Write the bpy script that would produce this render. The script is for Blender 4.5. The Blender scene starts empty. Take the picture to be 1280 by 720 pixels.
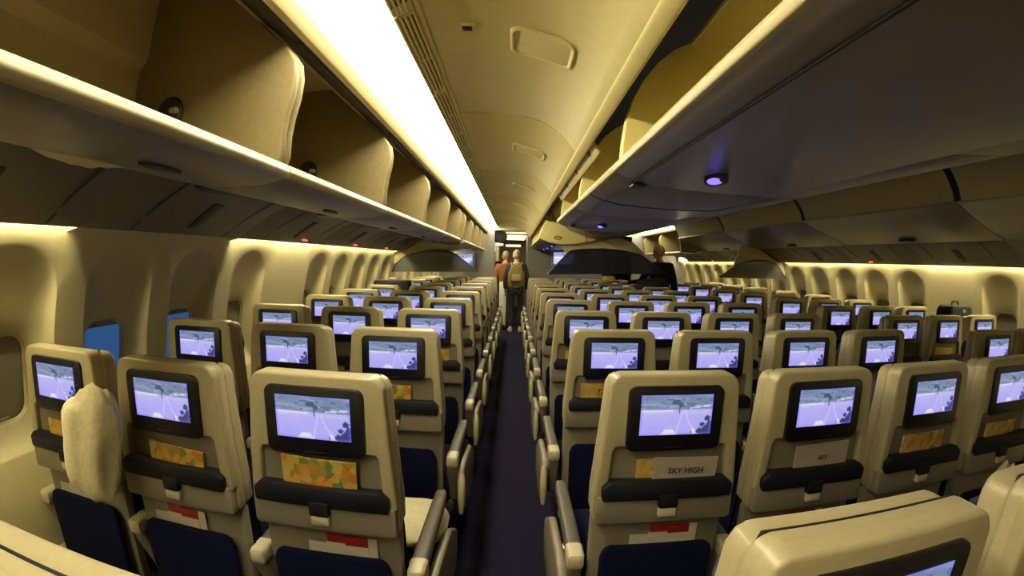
import bpy, bmesh, math, random
from mathutils import Vector, Matrix
random.seed(7)
S = bpy.context.scene
COL = S.collection
PI = math.pi
# ------------------------------------------------------------------ camera
cam = bpy.data.cameras.new('camera'); camo = bpy.data.objects.new('camera', cam); COL.objects.link(camo)
S.camera = camo
cam.type = 'PANO'; cam.sensor_width = 36.0; cam.sensor_fit = 'HORIZONTAL'
cam.clip_start = 0.02; cam.clip_end = 200
pc = cam if hasattr(cam, 'panorama_type') else cam.cycles
pc.panorama_type = 'FISHEYE_LENS_POLYNOMIAL'
pc.fisheye_fov = math.radians(175)
pc.fisheye_polynomial_k0 = 0.0
pc.fisheye_polynomial_k1 = -0.06266850254706717
pc.fisheye_polynomial_k2 = 0.0
pc.fisheye_polynomial_k3 = 2.153165171887634e-05
pc.fisheye_polynomial_k4 = -3.475551857645004e-07
CR = Vector((0.9997277, 0.0053779, 0.0227063)); CU = Vector((-0.0229796, 0.0578433, 0.9980612)); CF = Vector((-0.0040541, 0.9983112, -0.0579511))
CH = 1.5                                    # height of the lens above the floor
camo.matrix_world = Matrix(((CR.x, CU.x, -CF.x, 0), (CR.y, CU.y, -CF.y, 0), (CR.z, CU.z, -CF.z, CH), (0, 0, 0, 1)))
# ------------------------------------------------------------------ exposure, world
S.view_settings.view_transform = 'Standard'; S.view_settings.look = 'None'
S.view_settings.exposure = 0.0; S.view_settings.gamma = 1.0; S.view_settings.use_curve_mapping = False
W = bpy.data.worlds.new('dusk'); S.world = W; W.use_nodes = True
W.node_tree.nodes['Background'].inputs[0].default_value = (0.05, 0.16, 0.42, 1)
W.node_tree.nodes['Background'].inputs[1].default_value = 0.65
WARM = (1.0, 0.87, 0.50)
L_CEIL = 26.0       # ceiling light panels
L_WALL = 85.0       # side wall wash lamps

# ------------------------------------------------------------------ materials
MATS = {}
def mat(name, col, rough=0.5, metal=0.0, noise=0.0, scale=30.0, bump=0.0, emit=None, es=0.0, spec=0.5, alpha=1.0, trans=0.0):
    if name in MATS: return MATS[name]
    m = bpy.data.materials.new(name); m.use_nodes = True
    nt = m.node_tree; b = nt.nodes['Principled BSDF']
    b.inputs['Base Color'].default_value = (*col, 1); b.inputs['Roughness'].default_value = rough
    b.inputs['Metallic'].default_value = metal; b.inputs['Specular IOR Level'].default_value = spec
    b.inputs['Alpha'].default_value = alpha; b.inputs['Transmission Weight'].default_value = trans
    if emit: b.inputs['Emission Color'].default_value = (*emit, 1); b.inputs['Emission Strength'].default_value = es
    if noise or bump:
        tc = nt.nodes.new('ShaderNodeTexCoord'); n = nt.nodes.new('ShaderNodeTexNoise')
        n.inputs['Scale'].default_value = scale; n.inputs['Detail'].default_value = 6
        nt.links.new(tc.outputs['Object'], n.inputs['Vector'])
        if noise:
            r = nt.nodes.new('ShaderNodeValToRGB'); e = r.color_ramp.elements
            e[0].position = 0.3; e[1].position = 0.7
            e[0].color = (*[c * (1 - noise) for c in col], 1); e[1].color = (*[min(1, c * (1 + noise)) for c in col], 1)
            nt.links.new(n.outputs['Fac'], r.inputs['Fac']); nt.links.new(r.outputs['Color'], b.inputs['Base Color'])
        if bump:
            bp = nt.nodes.new('ShaderNodeBump'); bp.inputs['Strength'].default_value = bump; bp.inputs['Distance'].default_value = 0.004
            nt.links.new(n.outputs['Fac'], bp.inputs['Height']); nt.links.new(bp.outputs['Normal'], b.inputs['Normal'])
    MATS[name] = m
    return m
CREAM = mat('cream plastic', (0.56, 0.48, 0.27), 0.38, noise=0.04, scale=60)
SHELL = mat('seat shell plastic', (0.31, 0.262, 0.150), 0.35, noise=0.05, scale=90)
NICHE = mat('niche plastic', (0.16, 0.135, 0.09), 0.5, noise=0.06, scale=90)
TRAY = mat('tray plastic', (0.185, 0.155, 0.11), 0.4, noise=0.05, scale=90)
CATCH = mat('catch plastic', (0.42, 0.37, 0.24), 0.4)
BLACK = mat('black plastic', (0.004, 0.004, 0.007), 0.35)
BAR = mat('dark bar rubber', (0.004, 0.004, 0.008), 0.6, spec=0.3)
NAVY = mat('navy fabric', (0.004, 0.0055, 0.024), 1.0, noise=0.35, scale=220, bump=0.3, spec=0.1)
CARPET = mat('navy carpet', (0.010, 0.008, 0.022), 1.0, noise=0.5, scale=70, bump=0.6, spec=0.1)
PAD = mat('armrest pad', (0.075, 0.062, 0.045), 0.5, noise=0.08, scale=120)
METAL = mat('brushed metal', (0.35, 0.34, 0.32), 0.35, metal=0.9)
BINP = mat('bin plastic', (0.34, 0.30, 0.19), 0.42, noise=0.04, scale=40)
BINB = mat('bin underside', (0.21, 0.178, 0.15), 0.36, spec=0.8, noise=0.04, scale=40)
BINW = mat('bin back lining', (0.36, 0.29, 0.15), 0.6, noise=0.05, scale=50)  # paler than the dividers to make up for light missing inside the bins
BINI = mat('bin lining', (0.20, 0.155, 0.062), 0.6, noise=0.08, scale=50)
BUCKET = mat('bucket lining', (0.80, 0.68, 0.26), 0.5, noise=0.04, scale=50)
CEILM = mat('ceiling plastic', (0.60, 0.52, 0.24), 0.5, noise=0.03, scale=20)
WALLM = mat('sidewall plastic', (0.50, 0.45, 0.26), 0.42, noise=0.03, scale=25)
DARKV = mat('dark void', (0.002, 0.002, 0.002), 0.9)  # near-black colour stands in for the shade in the void
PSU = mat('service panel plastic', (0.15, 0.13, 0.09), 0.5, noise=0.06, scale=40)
PSUD = mat('service slot', (0.035, 0.03, 0.022), 0.5)
GREYW = mat('grey bulkhead laminate', (0.12, 0.113, 0.10), 0.5, noise=0.04, scale=30)
WHITE = mat('white laminate', (0.62, 0.60, 0.52), 0.45, noise=0.03, scale=30)
PILLOW = mat('cream pillow cloth', (0.62, 0.55, 0.35), 0.85, noise=0.06, scale=60, bump=0.5)
CLEARBAG = mat('cream plastic wrap', (0.45, 0.38, 0.24), 0.25, noise=0.12, scale=25, bump=0.6)
MAGW = mat('magazine cover white', (0.30, 0.25, 0.21), 0.4, noise=0.08, scale=40)
MAGY = mat('magazine cover ochre', (0.42, 0.27, 0.06), 0.4, noise=0.3, scale=40)
INK = mat('printed ink', (0.02, 0.018, 0.025), 0.5)
RED = mat('red card print', (0.26, 0.012, 0.012), 0.45, noise=0.2, scale=80)
CARDW = mat('white card', (0.46, 0.41, 0.30), 0.45)
REDLAMP = mat('red lamp', (0.3, 0.02, 0.01), 0.5, emit=(1, 0.10, 0.03), es=2.5)
BLUELAMP = mat('blue lamp', (0.05, 0.04, 0.3), 0.4, emit=(0.14, 0.09, 1.0), es=3.0)
SKIN = mat('skin', (0.48, 0.22, 0.12), 0.55, noise=0.06, scale=30)
HAIR = mat('grey blond hair', (0.20, 0.14, 0.06), 0.8, noise=0.4, scale=150)
HAIRG = mat('thin grey hair', (0.33, 0.27, 0.15), 0.8, noise=0.3, scale=150)
OLIVE = mat('olive vest cloth', (0.18, 0.135, 0.035), 0.85, noise=0.2, scale=40, bump=0.4)
TAN = mat('tan cloth', (0.28, 0.21, 0.08), 0.85, noise=0.2, scale=40)
ORANGE = mat('orange brown cloth', (0.20, 0.075, 0.02), 0.85, noise=0.2, scale=40)
BLKCLOTH = mat('black cloth', (0.008, 0.008, 0.011), 0.9, noise=0.3, scale=60)
CHAR = mat('charcoal cloth', (0.02, 0.02, 0.024), 0.9, noise=0.3, scale=60)

def emat(name, col, s):
    m = bpy.data.materials.new(name); m.use_nodes = True; nt = m.node_tree
    nt.nodes.remove(nt.nodes['Principled BSDF'])
    e = nt.nodes.new('ShaderNodeEmission'); e.inputs[0].default_value = (*col, 1); e.inputs[1].default_value = s
    nt.links.new(e.outputs[0], nt.nodes['Material Output'].inputs[0]); return m
LIGHTP = emat('ceiling light diffuser', (1.0, 0.90, 0.60), L_CEIL)
LIGHTW = emat('sidewall lamp diffuser', (1.0, 0.88, 0.52), L_WALL)
LIGHTR = emat('right strip diffuser', (1.0, 0.90, 0.60), L_CEIL * 2.0)
LIGHTF = emat('far ceiling light', (1.0, 0.90, 0.60), 6.0)
def attr_screen(name, strength):
    m = bpy.data.materials.new(name); m.use_nodes = True; nt = m.node_tree; b = nt.nodes['Principled BSDF']
    a = nt.nodes.new('ShaderNodeAttribute'); a.attribute_name = 'picture'
    b.inputs['Base Color'].default_value = (0.01, 0.01, 0.01, 1); b.inputs['Roughness'].default_value = 0.2
    nt.links.new(a.outputs['Color'], b.inputs['Emission Color']); b.inputs['Emission Strength'].default_value = strength
    return m
SCREEN = attr_screen('screen picture', 1.0)
def printed(name):
    m = bpy.data.materials.new(name); m.use_nodes = True; nt = m.node_tree; b = nt.nodes['Principled BSDF']
    tc = nt.nodes.new('ShaderNodeTexCoord'); n = nt.nodes.new('ShaderNodeTexVoronoi'); n.inputs['Scale'].default_value = 45
    r = nt.nodes.new('ShaderNodeValToRGB'); e = r.color_ramp.elements
    e[0].position = 0; e[0].color = (0.35, 0.02, 0.01, 1); e[1].position = 1; e[1].color = (0.55, 0.42, 0.18, 1)
    for p, c in ((0.25, (0.45, 0.16, 0.02, 1)), (0.45, (0.10, 0.16, 0.04, 1)), (0.6, (0.50, 0.24, 0.03, 1)), (0.8, (0.4, 0.30, 0.08, 1))):
        x = r.color_ramp.elements.new(p); x.color = c
    nt.links.new(tc.outputs['Object'], n.inputs['Vector']); nt.links.new(n.outputs['Color'], r.inputs['Fac'])
    nt.links.new(r.outputs['Color'], b.inputs['Base Color']); b.inputs['Roughness'].default_value = 0.35
    return m
MAGF = printed('colourful food cover')
TINTB = mat('tinted dark blue curtain film', (0.006, 0.007, 0.022), 0.35, alpha=0.86)
TINTG = mat('tinted grey curtain film', (0.05, 0.052, 0.048), 0.5, alpha=0.87)
GLASS = mat('window glass', (0.05, 0.06, 0.08), 0.15, alpha=0.12, spec=0.2)
SHADE = mat('window shade', (0.22, 0.20, 0.15), 0.6, noise=0.04, scale=60)

# ------------------------------------------------------------------ mesh helpers
def tag(o, label=None, cat=None, group=None, kind=None):
    if label: o['label'] = label
    if cat: o['category'] = cat
    if group: o['group'] = group
    if kind: o['kind'] = kind
    return o
def empty(name, loc, label, cat, group=None, rz=0):
    o = bpy.data.objects.new(name, None); COL.objects.link(o); o.location = loc; o.rotation_euler = (0, 0, rz)
    o.empty_display_size = 0.05
    return tag(o, label, cat, group)
class MB:
    def __init__(self): self.bm = bmesh.new()
    def _merge(self, b, bev=0.0, seg=2, M=None, mi=0, ang=30):
        if bev:
            es = [e for e in b.edges if len(e.link_faces) == 2 and e.calc_face_angle(0) > math.radians(ang)]
            bmesh.ops.bevel(b, geom=es, offset=bev, segments=seg, profile=0.5, affect='EDGES', clamp_overlap=True)
        if M is not None: bmesh.ops.transform(b, matrix=M, verts=b.verts)
        for f in b.faces: f.material_index = mi
        me = bpy.data.meshes.new('t'); b.to_mesh(me); b.free(); self.bm.from_mesh(me); bpy.data.meshes.remove(me)
        return self
    def box(self, x0, x1, y0, y1, z0, z1, bev=0.0, seg=2, M=None, mi=0):
        b = bmesh.new(); bmesh.ops.create_cube(b, size=1)
        for v in b.verts: v.co = Vector(((x0 + x1) / 2 + v.co.x * (x1 - x0), (y0 + y1) / 2 + v.co.y * (y1 - y0), (z0 + z1) / 2 + v.co.z * (z1 - z0)))
        return self._merge(b, bev, seg, M, mi)
    def prism(self, pts, a, b_, axis='y', bev=0.0, seg=2, M=None, mi=0, ang=30):
        """closed outline in the plane across axis, extruded from a to b_.  axis y: pts are (x,z); axis x: (y,z); axis z: (x,y)"""
        b = bmesh.new()
        def P(p, t): return {'y': (p[0], t, p[1]), 'x': (t, p[0], p[1]), 'z': (p[0], p[1], t)}[axis]
        v0 = [b.verts.new(P(p, a)) for p in pts]; v1 = [b.verts.new(P(p, b_)) for p in pts]; n = len(pts)
        b.faces.new(v0); b.faces.new(v1[::-1])
        for i in range(n): b.faces.new((v0[i], v1[i], v1[(i + 1) % n], v0[(i + 1) % n]))
        bmesh.ops.recalc_face_normals(b, faces=b.faces)
        return self._merge(b, bev, seg, M, mi, ang)
    def sheet(self, pts, a, b_, t=0.006, bev=0.0, mi=0, n=1):
        """an open cross-section (x,z) run along y, given thickness t"""
        P = [Vector(p) for p in pts]; off = []
        for i, p in enumerate(P):
            d = (P[min(i + 1, len(P) - 1)] - P[max(i - 1, 0)]).normalized(); off.append(p + Vector((-d.y, d.x)) * t)
        return self.prism([tuple(p) for p in P] + [tuple(p) for p in off[::-1]], a, b_, 'y', bev, mi=mi)
    def loft(self, loops, cap=True, mi=0, closed=True):
        b = bmesh.new(); R_ = [[b.verts.new(p) for p in l] for l in loops]; n = len(loops[0])
        for i in range(len(R_) - 1):
            for j in range(n if closed else n - 1):
                b.faces.new((R_[i][j], R_[i][(j + 1) % n], R_[i + 1][(j + 1) % n], R_[i + 1][j]))
        if cap: b.faces.new(R_[0][::-1]); b.faces.new(R_[-1])
        bmesh.ops.recalc_face_normals(b, faces=b.faces)
        return self._merge(b, mi=mi)
    def tube(self, path, r, n=8, mi=0):
        path = [Vector(p) for p in path]; loops = []
        for i, p in enumerate(path):
            d = (path[min(i + 1, len(path) - 1)] - path[max(i - 1, 0)]).normalized()
            u = d.orthogonal().normalized() if i == 0 else (u - d * u.dot(d)).normalized()
            w = d.cross(u); rr = r[i] if isinstance(r, (list, tuple)) else r
            loops.append([p + (u * math.cos(2 * PI * k / n) + w * math.sin(2 * PI * k / n)) * rr for k in range(n)])
        return self.loft(loops, mi=mi)
    def blob(self, loc, rad, sub=3, M=None, mi=0, f=None):
        b = bmesh.new(); bmesh.ops.create_icosphere(b, subdivisions=sub, radius=1)
        for v in b.verts:
            c = v.co.copy()
            if f: c = f(c)
            v.co = Vector((loc[0] + c.x * rad[0], loc[1] + c.y * rad[1], loc[2] + c.z * rad[2]))
        return self._merge(b, M=M, mi=mi)
    def mesh(self, name, mats, sharp=38):
        for f in self.bm.faces: f.smooth = True
        for e in self.bm.edges:
            e.smooth = not (len(e.link_faces) == 2 and e.calc_face_angle(0) > math.radians(sharp))
        me = bpy.data.meshes.new(name); self.bm.to_mesh(me); self.bm.free()
        for m in (mats if isinstance(mats, (list, tuple)) else [mats]): me.materials.append(m)
        return me
    def build(self, name, mats, parent=None, loc=(0, 0, 0), sharp=38):
        o = bpy.data.objects.new(name, self.mesh(name, mats, sharp)); COL.objects.link(o); o.location = loc
        if parent: o.parent = parent
        return o
def struct(name, mb, m, sharp=38): return tag(mb.build(name, m, sharp=sharp), kind='structure')
def rrect(x0, x1, z0, z1, r, n=5):
    out = []
    for cx, cz, a in ((x1 - r, z1 - r, 0), (x0 + r, z1 - r, 90), (x0 + r, z0 + r, 180), (x1 - r, z0 + r, 270)):
        for k in range(n + 1):
            t = math.radians(a + 90 * k / n); out.append((cx + r * math.cos(t), cz + r * math.sin(t)))
    return out
def copy_tree(o, parent=None):
    c = o.copy(); COL.objects.link(c)
    if parent: c.parent = parent
    for ch in list(o.children): copy_tree(ch, c)
    return c
def Z(pts): return [(x, z + CH) for x, z in pts]      # section heights are measured from the lens height
XC = 1.174                                             # centre line of the cabin
def mir(pts): return [(2 * XC - x, z) for x, z in pts]
Y0, Y1 = -1.3, 10.5                                    # the cabin runs from behind the lens to the bulkhead
YH = 6.1                                               # cross-cabin curtain header
LOG = dict(group=None)

# ================================================================== STRUCTURE
m = MB(); m.box(XC - 3.0, XC + 3.0, Y0, 15.0, -0.05, 0.0); struct('floor', m, CARPET)
# crown of the fuselage above bins and ceiling, closed against the sky light
pts = [(XC + 3.0 * math.cos(math.radians(a)), 0.75 + 2.95 * math.sin(math.radians(a))) for a in range(15, 166, 6)]
m = MB(); m.sheet([(x, z) for x, z in pts][::-1], Y0, 15.0, t=0.04); struct('fuselage_crown', m, DARKV)
m = MB(); m.box(XC - 3.0, XC + 3.0, Y0 - 0.06, Y0, 0, 3.8); struct('wall_bounce', m, CREAM)  # unseen wall added behind the lens, cream to bounce light forward
m = MB(); m.box(XC - 3.0, XC + 3.0, 15.0, 15.06, 0, 3.8); struct('wall_front', m, GREYW)

# ---- ceiling over the left aisle: curved panels, 1.6 m long
CPTS = [(-0.335, 0.812), (-0.20, 0.815), (-0.06, 0.808), (0.035, 0.795), (0.12, 0.770), (0.20, 0.725), (0.26, 0.672), (0.318, 0.600)]
def arcx(x):
    """height and slope of the ceiling section at x (Catmull-Rom through CPTS)"""
    P = CPTS
    for i in range(len(P) - 1):
        if x <= P[i + 1][0] or i == len(P) - 2:
            t = (x - P[i][0]) / (P[i + 1][0] - P[i][0])
            def sl(j): 
                j0, j1 = max(0, j - 1), min(len(P) - 1, j + 1); return (P[j1][1] - P[j0][1]) / (P[j1][0] - P[j0][0])
            h = P[i + 1][0] - P[i][0]; t2, t3 = t * t, t * t * t
            return (2 * t3 - 3 * t2 + 1) * P[i][1] + (t3 - 2 * t2 + t) * h * sl(i) + (-2 * t3 + 3 * t2) * P[i + 1][1] + (t3 - t2) * h * sl(i + 1)
def ceil_arc(n=18):
    return [(-0.335 + (0.318 + 0.335) * (i / n) ** 0.9, arcx(-0.335 + (0.318 + 0.335) * (i / n) ** 0.9)) for i in range(n + 1)]
ARC = ceil_arc()
SEAMS = [Y0, -0.71, 0.86, 2.43, 4.0, 5.57, 7.14, 8.71, Y1]
m = MB()
for a, b in zip(SEAMS, SEAMS[1:]):
    m.sheet(Z(ARC), a + 0.004, b - 0.004, t=0.02, bev=0.004)
    m.sheet(Z(mir(ARC))[::-1], a + 0.004, b - 0.004, t=0.02, bev=0.004)
struct('ceiling', m, CEILM)
m = MB()
for f in (lambda p: p, mir):
    q_ = [(-0.345, 0.806), (-0.325, 0.80), (-0.315, 0.806), (-0.318, 0.822), (-0.345, 0.826)]
    m.prism(Z(f(q_)), Y0, Y1, bev=0.002)
    q_ = [(0.312, 0.600), (0.322, 0.588), (0.350, 0.570), (0.362, 0.575), (0.358, 0.592), (0.33, 0.612)]
    m.prism(Z(f(q_)), Y0, Y1, bev=0.003)
struct('trim_1', m, CEILM)
# raised oval covers on the ceiling spine
def arcpt(x): return Vector((x, arcx(x)))
cover = None
for k, y in enumerate((1.55, 3.12, 4.69, 6.26, 7.83)):
    if cover is None:
        m = MB(); N = 16
        def ring(w0, w1, d): 
            o_ = []
            for x, yy in rrect(w0, w1, -0.10, 0.10, 0.03, 4):
                p = arcpt(x); o_.append((p.x, yy * (1.0), p.y - d))
            return o_
        def scaled(s, d):
            o_ = []
            for x, yy in rrect(-0.032, 0.192, -0.10, 0.10, 0.035, 6):
                x = 0.08 + (x - 0.08) * (1 - (1 - s) * 0.9); p = arcpt(x); o_.append((p.x, yy * s, p.y - d))
            return o_
        b_ = m.loft([scaled(1.0, -0.004), scaled(1.0, 0.008), scaled(0.96, 0.012), scaled(0.90, 0.012), scaled(0.86, 0.004)], cap=False)
        o = m.build('ceiling_cover', CEILM); cover = o
        m = MB(); m.loft([scaled(0.88, 0.006), scaled(0.86, 0.004), scaled(0.6, 0.004)], cap=True)
        m.build('cover_insert', CEILM, o)
    else:
        o = copy_tree(cover)
    o.location = (0, y, CH)
    tag(o, ('nearest', 'second nearest', 'third', 'fourth', 'farthest')[k] + ' curved oblong cover on the ceiling above the left aisle', 'ceiling cover', 'curved covers along the aisle ceiling')
# little dark sensor on the ceiling
o = empty('ceiling_sensor', (-0.175, 1.47, CH + 0.813), 'small dark square sensor in the aisle ceiling beside the nearest oblong cover', 'sensor')
m = MB(); m.prism(rrect(-0.03, 0.03, -0.02, 0.02, 0.006), -0.010, 0.004, 'z', bev=0.002); m.build('sensor_frame', CEILM, o)
m = MB(); m.prism(rrect(-0.022, 0.012, -0.013, 0.013, 0.004), -0.014, -0.008, 'z', bev=0.001); m.build('sensor_lens', BLACK, o)
# ---- light panels beside the ceiling and the door valance strip next to them
LP = [(-0.395, 0.775), (-0.50, 0.758), (-0.61, 0.718)]
VA = [(-0.612, 0.722), (-0.618, 0.700), (-0.640, 0.672), (-0.655, 0.668)]
def light_panel(f, a, b, label, mt):
    o = empty('ceiling_light', (0, 0, 0), label, 'ceiling light', 'long ceiling light panels')
    m = MB(); m.sheet(Z(f(LP)), a, b, t=0.004); m.build('diffuser', mt, o)
    m = MB(); m.prism(Z(f([(-0.388, 0.779), (-0.398, 0.772), (-0.404, 0.78), (-0.39, 0.79)])), a, b); m.build('frame', CEILM, o)
light_panel(lambda p: p, Y0, Y1, 'long bright light panel along the ceiling above the left row of open bins', LIGHTP)
light_panel(mir, 7.97, Y1, 'short bright light panel at the far end of the right aisle ceiling', LIGHTP)
light_panel(lambda p: mir([(-0.395, 0.775), (-0.45, 0.767), (-0.52, 0.752)]), Y0, 7.95, 'narrow ceiling light strip running above the closed right bins', LIGHTR)
m = MB()
m.sheet(Z(VA), Y0, Y1, t=0.012, bev=0.002)
m.sheet(Z(mir(VA)), 7.97, Y1, t=0.012, bev=0.002)
struct('trim_2', m, CREAM)
# unseen dark sheets above the light panels so that nothing shines up into the crown
m = MB(); m.sheet(Z([(-0.34, 0.86), (-0.62, 0.79), (-0.66, 0.70)]), Y0, Y1, t=-0.01); m.sheet(Z(mir([(-0.34, 0.86), (-0.62, 0.79), (-0.66, 0.70)])), 7.97, Y1, t=-0.01); struct('light_shield', m, DARKV)
# ---- air grilles between ceiling and light panel
gm = None; k = 0; y = -0.85
names = []
while y < Y1 - 0.5:
    L = 0.72
    if gm is None:
        g = bpy.data.objects.new('air_grille', None); COL.objects.link(g); gm = g
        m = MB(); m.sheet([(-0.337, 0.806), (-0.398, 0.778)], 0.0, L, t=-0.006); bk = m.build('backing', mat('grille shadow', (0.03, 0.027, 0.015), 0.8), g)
        m = MB()
        for j in range(5):
            t = j / 4; x = -0.339 + (-0.396 + 0.339) * t; z = 0.803 + (0.776 - 0.803) * t
            m.box(x - 0.0042, x + 0.0042, 0, L, z - 0.012, z + 0.003, bev=0.0015)
        for yy in (0.0, L * 0.5 - 0.012, L - 0.05):
            m.prism([(-0.337, 0.803), (-0.398, 0.776), (-0.398, 0.766), (-0.337, 0.792)], yy, yy + (0.05 if yy > L * 0.6 else 0.02))
        m.build('slats', CEILM, g)
    else: g = copy_tree(gm)
    g.location = (0, y, CH)
    g['label'] = 'slatted air grille strip beside the left ceiling light, ' + ('one of those nearest overhead' if y < 0.6 else 'in the near half of the cabin' if y < 4 else 'in the far half of the cabin')
    g['category'] = 'air vent'; g['group'] = 'air grilles beside the ceiling light, ' + ('overhead' if y < 0.6 else 'near half' if y < 4 else 'far half')
    y += L + 0.004; k += 1

# ---- side walls with scalloped window reveals
RAD = 2.93; ZC = 0.75
def wallx(z, side):
    return XC + side * math.sqrt(max(0.1, RAD ** 2 - (z - ZC) ** 2))
WY = [1.03 + 0.5333 * i for i in range(-4, 18)]
BLANK = 4                                              # the plain panel in the fifth place from the lens
def resample(poly, n):
    P = [Vector(p) for p in poly]; P.append(P[0]); d = [0]
    for a, b in zip(P, P[1:]): d.append(d[-1] + (b - a).length)
    out = []; j = 0
    for i in range(n):
        t = d[-1] * i / n
        while d[j + 1] < t: j += 1
        out.append(P[j].lerp(P[j + 1], (t - d[j]) / max(1e-9, d[j + 1] - d[j])))
    return out
def radial(poly, c, angs):
    """points where rays from c at the given angles leave the star-shaped outline"""
    out = []; P = [Vector(p) for p in poly]; n = len(P)
    for a in angs:
        d = Vector((math.cos(a), math.sin(a))); best = None
        for i in range(n):
            p, q_ = P[i] - c, P[(i + 1) % n] - c; e = q_ - p; den = d.x * e.y - d.y * e.x
            if abs(den) < 1e-12: continue
            t = (p.x * e.y - p.y * e.x) / den; s = (p.x * d.y - p.y * d.x) / den
            if t > 0 and -1e-6 <= s <= 1 + 1e-6: best = t if best is None else max(best, t)
        out.append(c + d * best)
    return out
ZB, ZT = 0.40, CH + 0.14
wn = 0
def window_panel(m, yc, side):
    hw = 0.2668; c = Vector((0, 1.08)); N = 72
    rect = [(-hw, ZB), (hw, ZB), (hw, ZT), (-hw, ZT)]
    angs = [2 * PI * i / N for i in range(N)]
    for x, z in rect: angs.append(math.atan2(z - c.y, x - c.x) % (2 * PI))
    angs.sort()
    scal = [( -0.185, 0.80), (0.185, 0.80), (0.19, 1.40)] + [(0.185 * math.cos(t) , 1.40 + 0.14 * math.sin(t)) for t in [PI * i / 10 for i in range(1, 10)]] + [(-0.19, 1.40)]
    win = rrect(-0.115, 0.115, 0.90, 1.23, 0.07, 5)
    loops = []
    def L(pl, d, z_, sc=1.0):
        r_ = radial(pl, c, angs); out = []
        for p in r_:
            p = c + (p - c) * sc
            out.append((wallx(p.y, side) + side * d, yc + p.x, p.y))
        return out
    loops = [L(rect, 0, 0), L(rect, 0, 0, 0.999), L(scal, 0.0, 0, 1.03), L(scal, 0.006, 0, 1.0), L(scal, 0.028, 0, 0.94)]
    a = L(scal, 0.028, 0, 0.94); b = L(win, 0.075, 0, 1.12)
    for t in (0.35, 0.7): loops.append([tuple(Vector(p).lerp(Vector(q_), t) + Vector((side * 0.006, 0, 0))) for p, q_ in zip(a, b)])
    loops += [b, L(win, 0.085, 0, 1.0), L(win, 0.11, 0, 1.0)]
    m.loft(loops, cap=False)
def plain_panel(m, yc, side, hw=0.2668):
    loops = []
    for k in range(9):
        z = ZB + (ZT - ZB) * k / 8; x = wallx(z, side)
        loops.append([(x, yc - hw, z), (x, yc - hw + 0.006, z), (x, yc + hw - 0.006, z), (x, yc + hw, z)])
    m.loft(loops, cap=False, closed=False)
for side, nm in ((-1, 'wall_left'), (1, 'wall_right')):
    m = MB()
    for i, yc in enumerate(WY):
        if i - 4 == BLANK: plain_panel(m, yc, side)
        else: window_panel(m, yc, side)
    # skirt below the panels and filler above them
    loops = []
    for z in (0.0, 0.12, 0.26, 0.38, 0.40):
        x = wallx(z, side) - side * (0.03 if z < 0.39 else 0.0); loops.append([(x, Y0, z), (x, 15.0, z)])
    m.loft(loops, cap=False, closed=False)
    loops = []
    for k in range(6):
        z = ZT + (2.1 - ZT) * k / 5; x = wallx(z, side) + side * (0.12 if k == 5 else 0); loops.append([(x, Y0, z), (x, 15.0, z)])
    m.loft(loops, cap=False, closed=False)
    loops = [[(wallx(z, side), WY[-1] + 0.265, z), (wallx(z, side), 15.0, z)] for z in (ZB, 0.8, 1.2, ZT)]
    m.loft(loops, cap=False, closed=False)
    struct(nm, m, WALLM)
OPENW = {(-1, 1): 0.0, (-1, 2): 0.0, (1, 3): 0.8}     # how far the shade is down
for side in (-1, 1):
    for i, yc in enumerate(WY):
        if i - 4 == BLANK or yc < -0.2: continue
        wn += 1; xw = wallx(1.06, side)
        w = bpy.data.objects.new('window_%d' % wn, None); COL.objects.link(w); w.location = (xw + side * 0.10, yc, 1.065); w['kind'] = 'structure'
        sl = (wallx(1.23, side) - wallx(0.90, side)) / 0.33 
        Msh = Matrix(((1, 0, sl, 0), (0, 1, 0, 0), (0, 0, 1, 0), (0, 0, 0, 1)))
        m = MB()
        o_, i_ = rrect(-0.135, 0.135, -0.185, 0.185, 0.08, 5), rrect(-0.108, 0.108, -0.157, 0.157, 0.06, 5)
        m.loft([[(side * 0.0, x, z) for x, z in i_], [(side * -0.008, x, z) for x, z in [(a * 1.03, b * 1.03) for a, b in i_]], [(side * 0.0, x, z) for x, z in o_], [(side * 0.012, x, z) for x, z in o_]], cap=False)
        bmesh.ops.transform(m.bm, matrix=Msh, verts=m.bm.verts); m.build('window_frame', CREAM, w)
        m = MB(); m.prism([(x, z) for x, z in o_], 0.02, 0.026, 'x', M=Msh @ Matrix.Scale(side, 4, (1, 0, 0))); m.build('pane', GLASS, w)
        dn = OPENW.get((side, i - 4), 1.0)
        z0 = 0.16 - 0.32 * dn - (0.0 if dn > 0 else 0.03)
        m = MB(); m.box(0.006, 0.012, -0.125, 0.125, z0, 0.175, bev=0.002, M=Msh @ Matrix.Scale(side, 4, (1, 0, 0)))
        m.box(-0.006, 0.010, -0.03, 0.03, z0 + 0.004, z0 + 0.014, bev=0.002, M=Msh @ Matrix.Scale(side, 4, (1, 0, 0)))
        m.build('window_shade', SHADE, w)

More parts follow.
